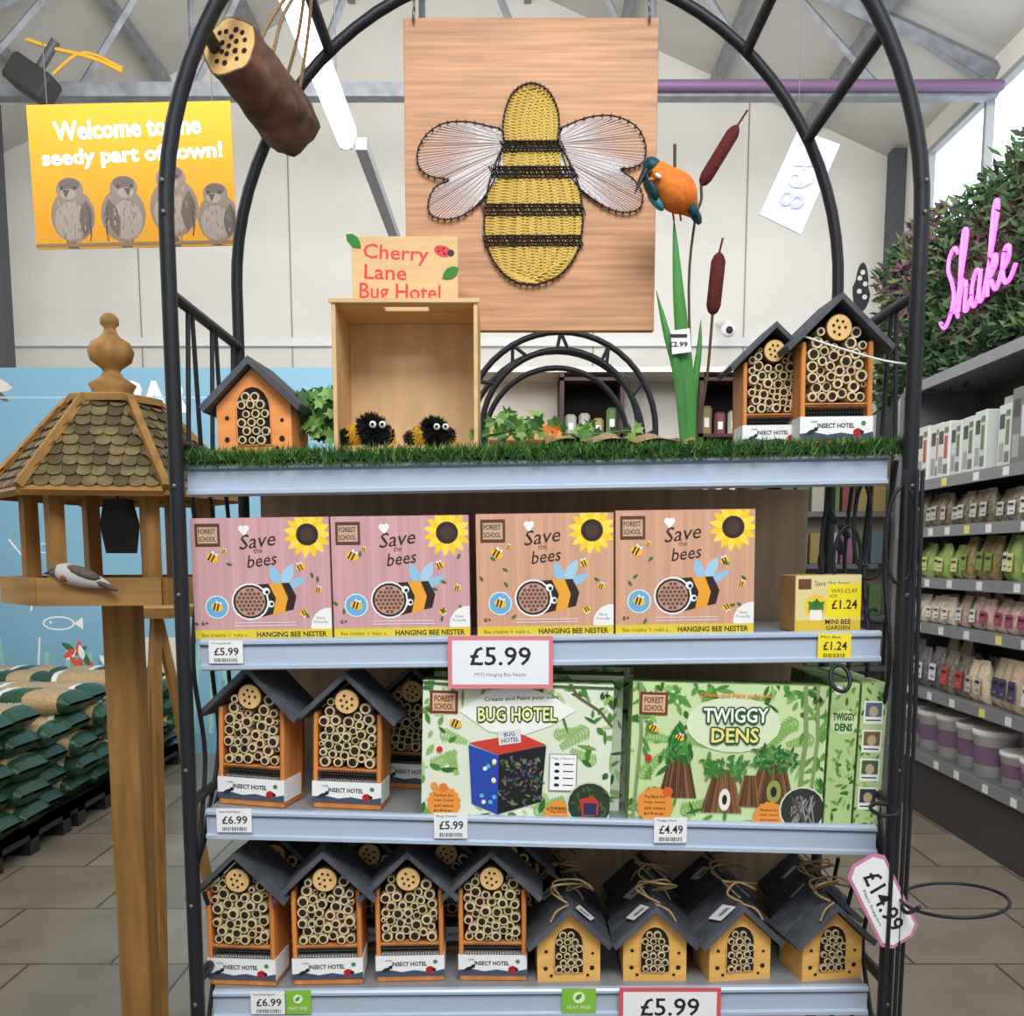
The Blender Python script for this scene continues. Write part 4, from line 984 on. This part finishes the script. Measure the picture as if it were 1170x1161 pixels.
b.done('shop_shelving_unit')
def packrow(z,hmax,packs,wd,name,kind='pack'):
    """packs: list of (bag material, label colour)"""
    b=B()
    for row in range(2):
        y=3.05; cur=random.choice(packs); left=0; hv=1; wv=1
        while y<6.15:
            if left<=0: cur=random.choice(packs); left=random.randint(2,5); hv=R(.72,1.0); wv=R(.75,1.2)
            left-=1
            if kind!='tub' and random.random()<.06: y+=wd*.6; continue
            cm,lc=cur; hh=hmax*hv*R(.93,1.04); x=SX+.03+row*.17+R(-.012,.02); w_=wd*wv*R(.95,1.04)
            if kind=='tub': w_=wd*R(.96,1.02)
            if kind=='pack':
                prof=[(0,.35),(.12,.9),(.35,1),(.65,.85),(.85,.4),(.92,.12),(1,.12)]
                n=8; vs=[]; ln=R(-.02,.02); ly=R(-.012,.012)
                for t,k in prof:
                    for j in range(n):
                        a_=2*math.pi*j/n; ca,sa=math.cos(a_),math.sin(a_)
                        vs.append((x+.055+.05*k*sa+ln*t,y+w_/2+w_*.48*(abs(ca)**.5)*(1 if ca>0 else -1)+ly*t,z+.001+t*hh))
                m_=len(prof)
                b.add(vs,[(i*n+j,i*n+(j+1)%n,(i+1)*n+(j+1)%n,(i+1)*n+j) for i in range(m_-1) for j in range(n)],cm,True)
                b.add(vs[(m_-1)*n:],[tuple(range(n))],cm)
                xf=x+.002+ln*.5
                b.add([(xf,y+w_*.2,z+hh*.22),(xf,y+w_*.8,z+hh*.22),(xf+.004,y+w_*.8,z+hh*.62),(xf+.004,y+w_*.2,z+hh*.62)],[(0,1,2,3)],flat(*lc))
                b.add([(xf-.002,y+w_*.3,z+hh*.48),(xf-.002,y+w_*.7,z+hh*.48),(xf-.001,y+w_*.7,z+hh*.54),(xf-.001,y+w_*.3,z+hh*.54)],[(0,1,2,3)],ink)
                b.add([(xf-.002,y+w_*.3,z+hh*.30),(xf-.002,y+w_*.6,z+hh*.30),(xf-.001,y+w_*.6,z+hh*.34),(xf-.001,y+w_*.3,z+hh*.34)],[(0,1,2,3)],flat(120,120,116))
            elif kind=='box':
                b.bbox(x,x+.1,y,y+w_,z,z+hh,cm,.004); b.box(x-.001,x,y+w_*.15,y+w_*.42,z+hh*.35,z+hh*.75,flat(*lc)); b.box(x-.001,x,y+w_*.52,y+w_*.9,z+hh*.62,z+hh*.85,flat(70,72,70)); b.box(x-.001,x,y+w_*.52,y+w_*.88,z+hh*.1,z+hh*.4,flat(150,150,148))
                b.box(x-.001,x,y+w_*.12,y+w_*.45,z+hh*.8,z+hh*.9,flat(90,120,80)); b.box(x-.001,x,y+w_*.1,y+w_*.45,z+hh*.08,z+hh*.25,flat(110,110,106))
            else:
                r=w_*.48; b.lathe((x+r,y+r,z),[(0,0),(r*.86,0),(r*.97,hh*.86),(r*1.04,hh*.87),(r*1.04,hh),(r*.9,hh),(0,hh*.98)],cm,16)
                b.lathe((x+r,y+r,z+hh*.25),[(r*.905,0),(r*.955,hh*.4)],flat(*lc),16)
            y+=w_*1.05+.004
    b.done(name)
mix=lambda n,a_,b_,s_=60: M(n,a_,.35,col2=b_,scale=s_)
packrow(1.95,.40,[(flat(206,206,202),(166,90,64)),(flat(190,194,190),(96,120,84)),(flat(204,202,198),(150,112,96)),(flat(110,112,110),(190,190,186))],.15,'boxed_feeder_row','box')
packrow(1.68,.20,[(mix('fatball',(76,66,54),(130,118,96)),(180,180,170)),(mix('nutmix',(60,50,42),(110,88,66)),(180,90,60)),(mix('coco',(160,150,130),(110,94,70)),(210,210,206))],.12,'fat_ball_pack_row')
packrow(1.39,.24,[(mix('greenpk',(120,144,66),(150,168,96),20),(206,202,130)),(mix('greenpk2',(74,106,50),(110,138,70),20),(200,200,190)),(mix('meal',(150,132,84),(104,88,56)),(120,150,70)),(mix('blackpk',(44,44,42),(70,72,66),20),(190,200,90))],.11,'mealworm_pack_row')
packrow(1.13,.20,[(mix('suet',(200,180,160),(174,136,126)),(220,216,210)),(mix('suet2',(180,136,128),(210,190,176)),(160,64,88)),(mix('suet3',(186,166,140),(210,200,182)),(220,214,206))],.12,'suet_pack_row')
packrow(.75,.28,[(mix('peanut',(190,168,138),(214,198,172)),(184,176,160)),(mix('peanut2',(174,150,120),(198,180,152)),(70,60,100)),(mix('seedm',(80,74,68),(134,126,108)),(190,64,56)),(mix('fruitm',(60,60,84),(120,110,110)),(210,210,206))],.14,'peanut_pack_row')
packrow(.375,.24,[(flat(214,210,204),(196,176,142)),(flat(218,214,212),(112,84,112)),(flat(218,214,212),(186,160,124))],.24,'bird_food_tub_row','tub')
# foliage wall
b=B(); fcols=[M('fol_a',(62,92,52),.7),M('fol_b',(40,64,38),.7),M('fol_c',(94,116,68),.7),M('fol_d',(118,72,96),.7),M('fol_e',(80,76,56),.7)]
b.box(2.66,2.84,3.0,7.1,2.6,3.5,M('fol_back',(22,32,22),.9))
for k in range(12000):
    y=R(2.95,7.2); z=R(2.56,3.58)+.05*math.sin(y*5); x=2.64-R(0,.14)*(1 if z<3.45 else .6)
    cl=int((math.sin(y*3.1)+math.sin(z*4+y*2))*1.2+R(0,2.4))%5
    d=Vector((R(-1,.1),R(-1,1),R(-.6,1))).normalized()*R(.05,.11); o=Vector((R(-1,1),R(-1,1),R(-1,1))).normalized()*.016
    p_=Vector((x,y,z)); b.add([p_,p_+d*.5+o,p_+d,p_+d*.5-o],[(0,1,2,3)],fcols[cl])
b.done('artificial_foliage_wall')
b=B(); neon=M('neon_pink',(250,84,235),.3,emit=3.6)
strokes=[[(.55,1.0),(.42,1.12),(.25,1.05),(.22,.85),(.38,.62),(.48,.38),(.38,.12),(.18,.0),(.02,.12)],
 [(.55,.1),(.72,.6),(.85,1.15),(.74,1.25),(.68,.95),(.68,.4),(.66,.02),(.74,.38),(.86,.5),(.92,.38),(.9,.08),(.98,.02),(1.08,.14)],
 [(1.38,.42),(1.26,.5),(1.14,.34),(1.14,.1),(1.24,.0),(1.36,.14),(1.4,.46),(1.38,.1),(1.46,.0),(1.56,.12)],
 [(1.56,.12),(1.72,.6),(1.86,1.15),(1.76,1.25),(1.7,.95),(1.68,.4),(1.66,.0)],[(1.66,.2),(1.84,.5),(1.9,.38),(1.76,.24),(1.88,.04),(1.98,.04),(2.08,.2)],
 [(2.08,.2),(2.26,.3),(2.28,.46),(2.16,.48),(2.1,.25),(2.2,.02),(2.36,.02),(2.5,.16)]]
for s_ in strokes: b.tube(cr([(2.46,5.99-u_*.345,2.80+v_*.36+u_*.03) for u_,v_ in s_],6),.0105,neon,8)
for y in (5.8,5.5,5.25): b.cyl((2.47,y,2.95),(2.66,y,2.95),.006,dsteel,6)
b.done('neon_sign')
b=B(); b.box(1.9,3.1,8.4,8.7,0,2.4,M('far_display',(120,112,104),.7))
for k in range(5):
    for j in range(9): b.bbox(1.94+j*.125,2.04+j*.125,8.3,8.4,.2+k*.42,.45+k*.42,flat(*random.choice(cols)),.006)
    b.box(1.9,3.1,8.25,8.4,.16+k*.42,.2+k*.42,gsh)
b.done('far_product_display')

# ------------------------------------------------------------ lights
def area(name,loc,tgt,sx,sy,pw,col=(1,1,1)):
    l=bpy.data.lights.new(name,'AREA'); l.shape='RECTANGLE'; l.size=sx; l.size_y=sy; l.energy=pw; l.color=col
    o=bpy.data.objects.new(name,l); bpy.context.scene.collection.objects.link(o); o.location=loc
    o.rotation_euler=(Vector(tgt)-Vector(loc)).to_track_quat('-Z','Y').to_euler()
area('skylight_front',(.2,-.7,3.8),(0,1.6,1.2),1.8,1.3,104,(.97,.985,1))
area('skylight_mid',(-.4,4.4,4.5),(-.4,8.0,2.8),5,1.5,142,(.99,.99,.985))
area('skylight_left',(-2.6,2.6,3.9),(-2.4,4.9,.6),1.6,2.4,60)
area('skylight_right',(1.3,3.4,3.9),(2.4,4.9,1.4),1.4,2.4,46)
area('added_roof_uplight',(-.4,3.2,3.6),(-.4,6.5,6.2),3,1.2,58,(.99,.99,.98))  # unseen upward lamp added only to brighten the ceiling
w_=bpy.data.worlds.new('World'); bpy.context.scene.world=w_; w_.use_nodes=True; w_.node_tree.nodes['Background'].inputs[0].default_value=(.90,.95,1,1); w_.node_tree.nodes['Background'].inputs[1].default_value=.66
cam=bpy.data.cameras.new('Camera'); co=bpy.data.objects.new('Camera',cam); bpy.context.scene.collection.objects.link(co)
co.location=(0,0,EYE); co.rotation_euler=(math.radians(83),0,0); cam.sensor_width=36; cam.lens=36*F/1170; cam.shift_y=(780-580.5)/1170; cam.clip_start=.05
bpy.context.scene.camera=co
bpy.context.scene.view_settings.view_transform='Standard'
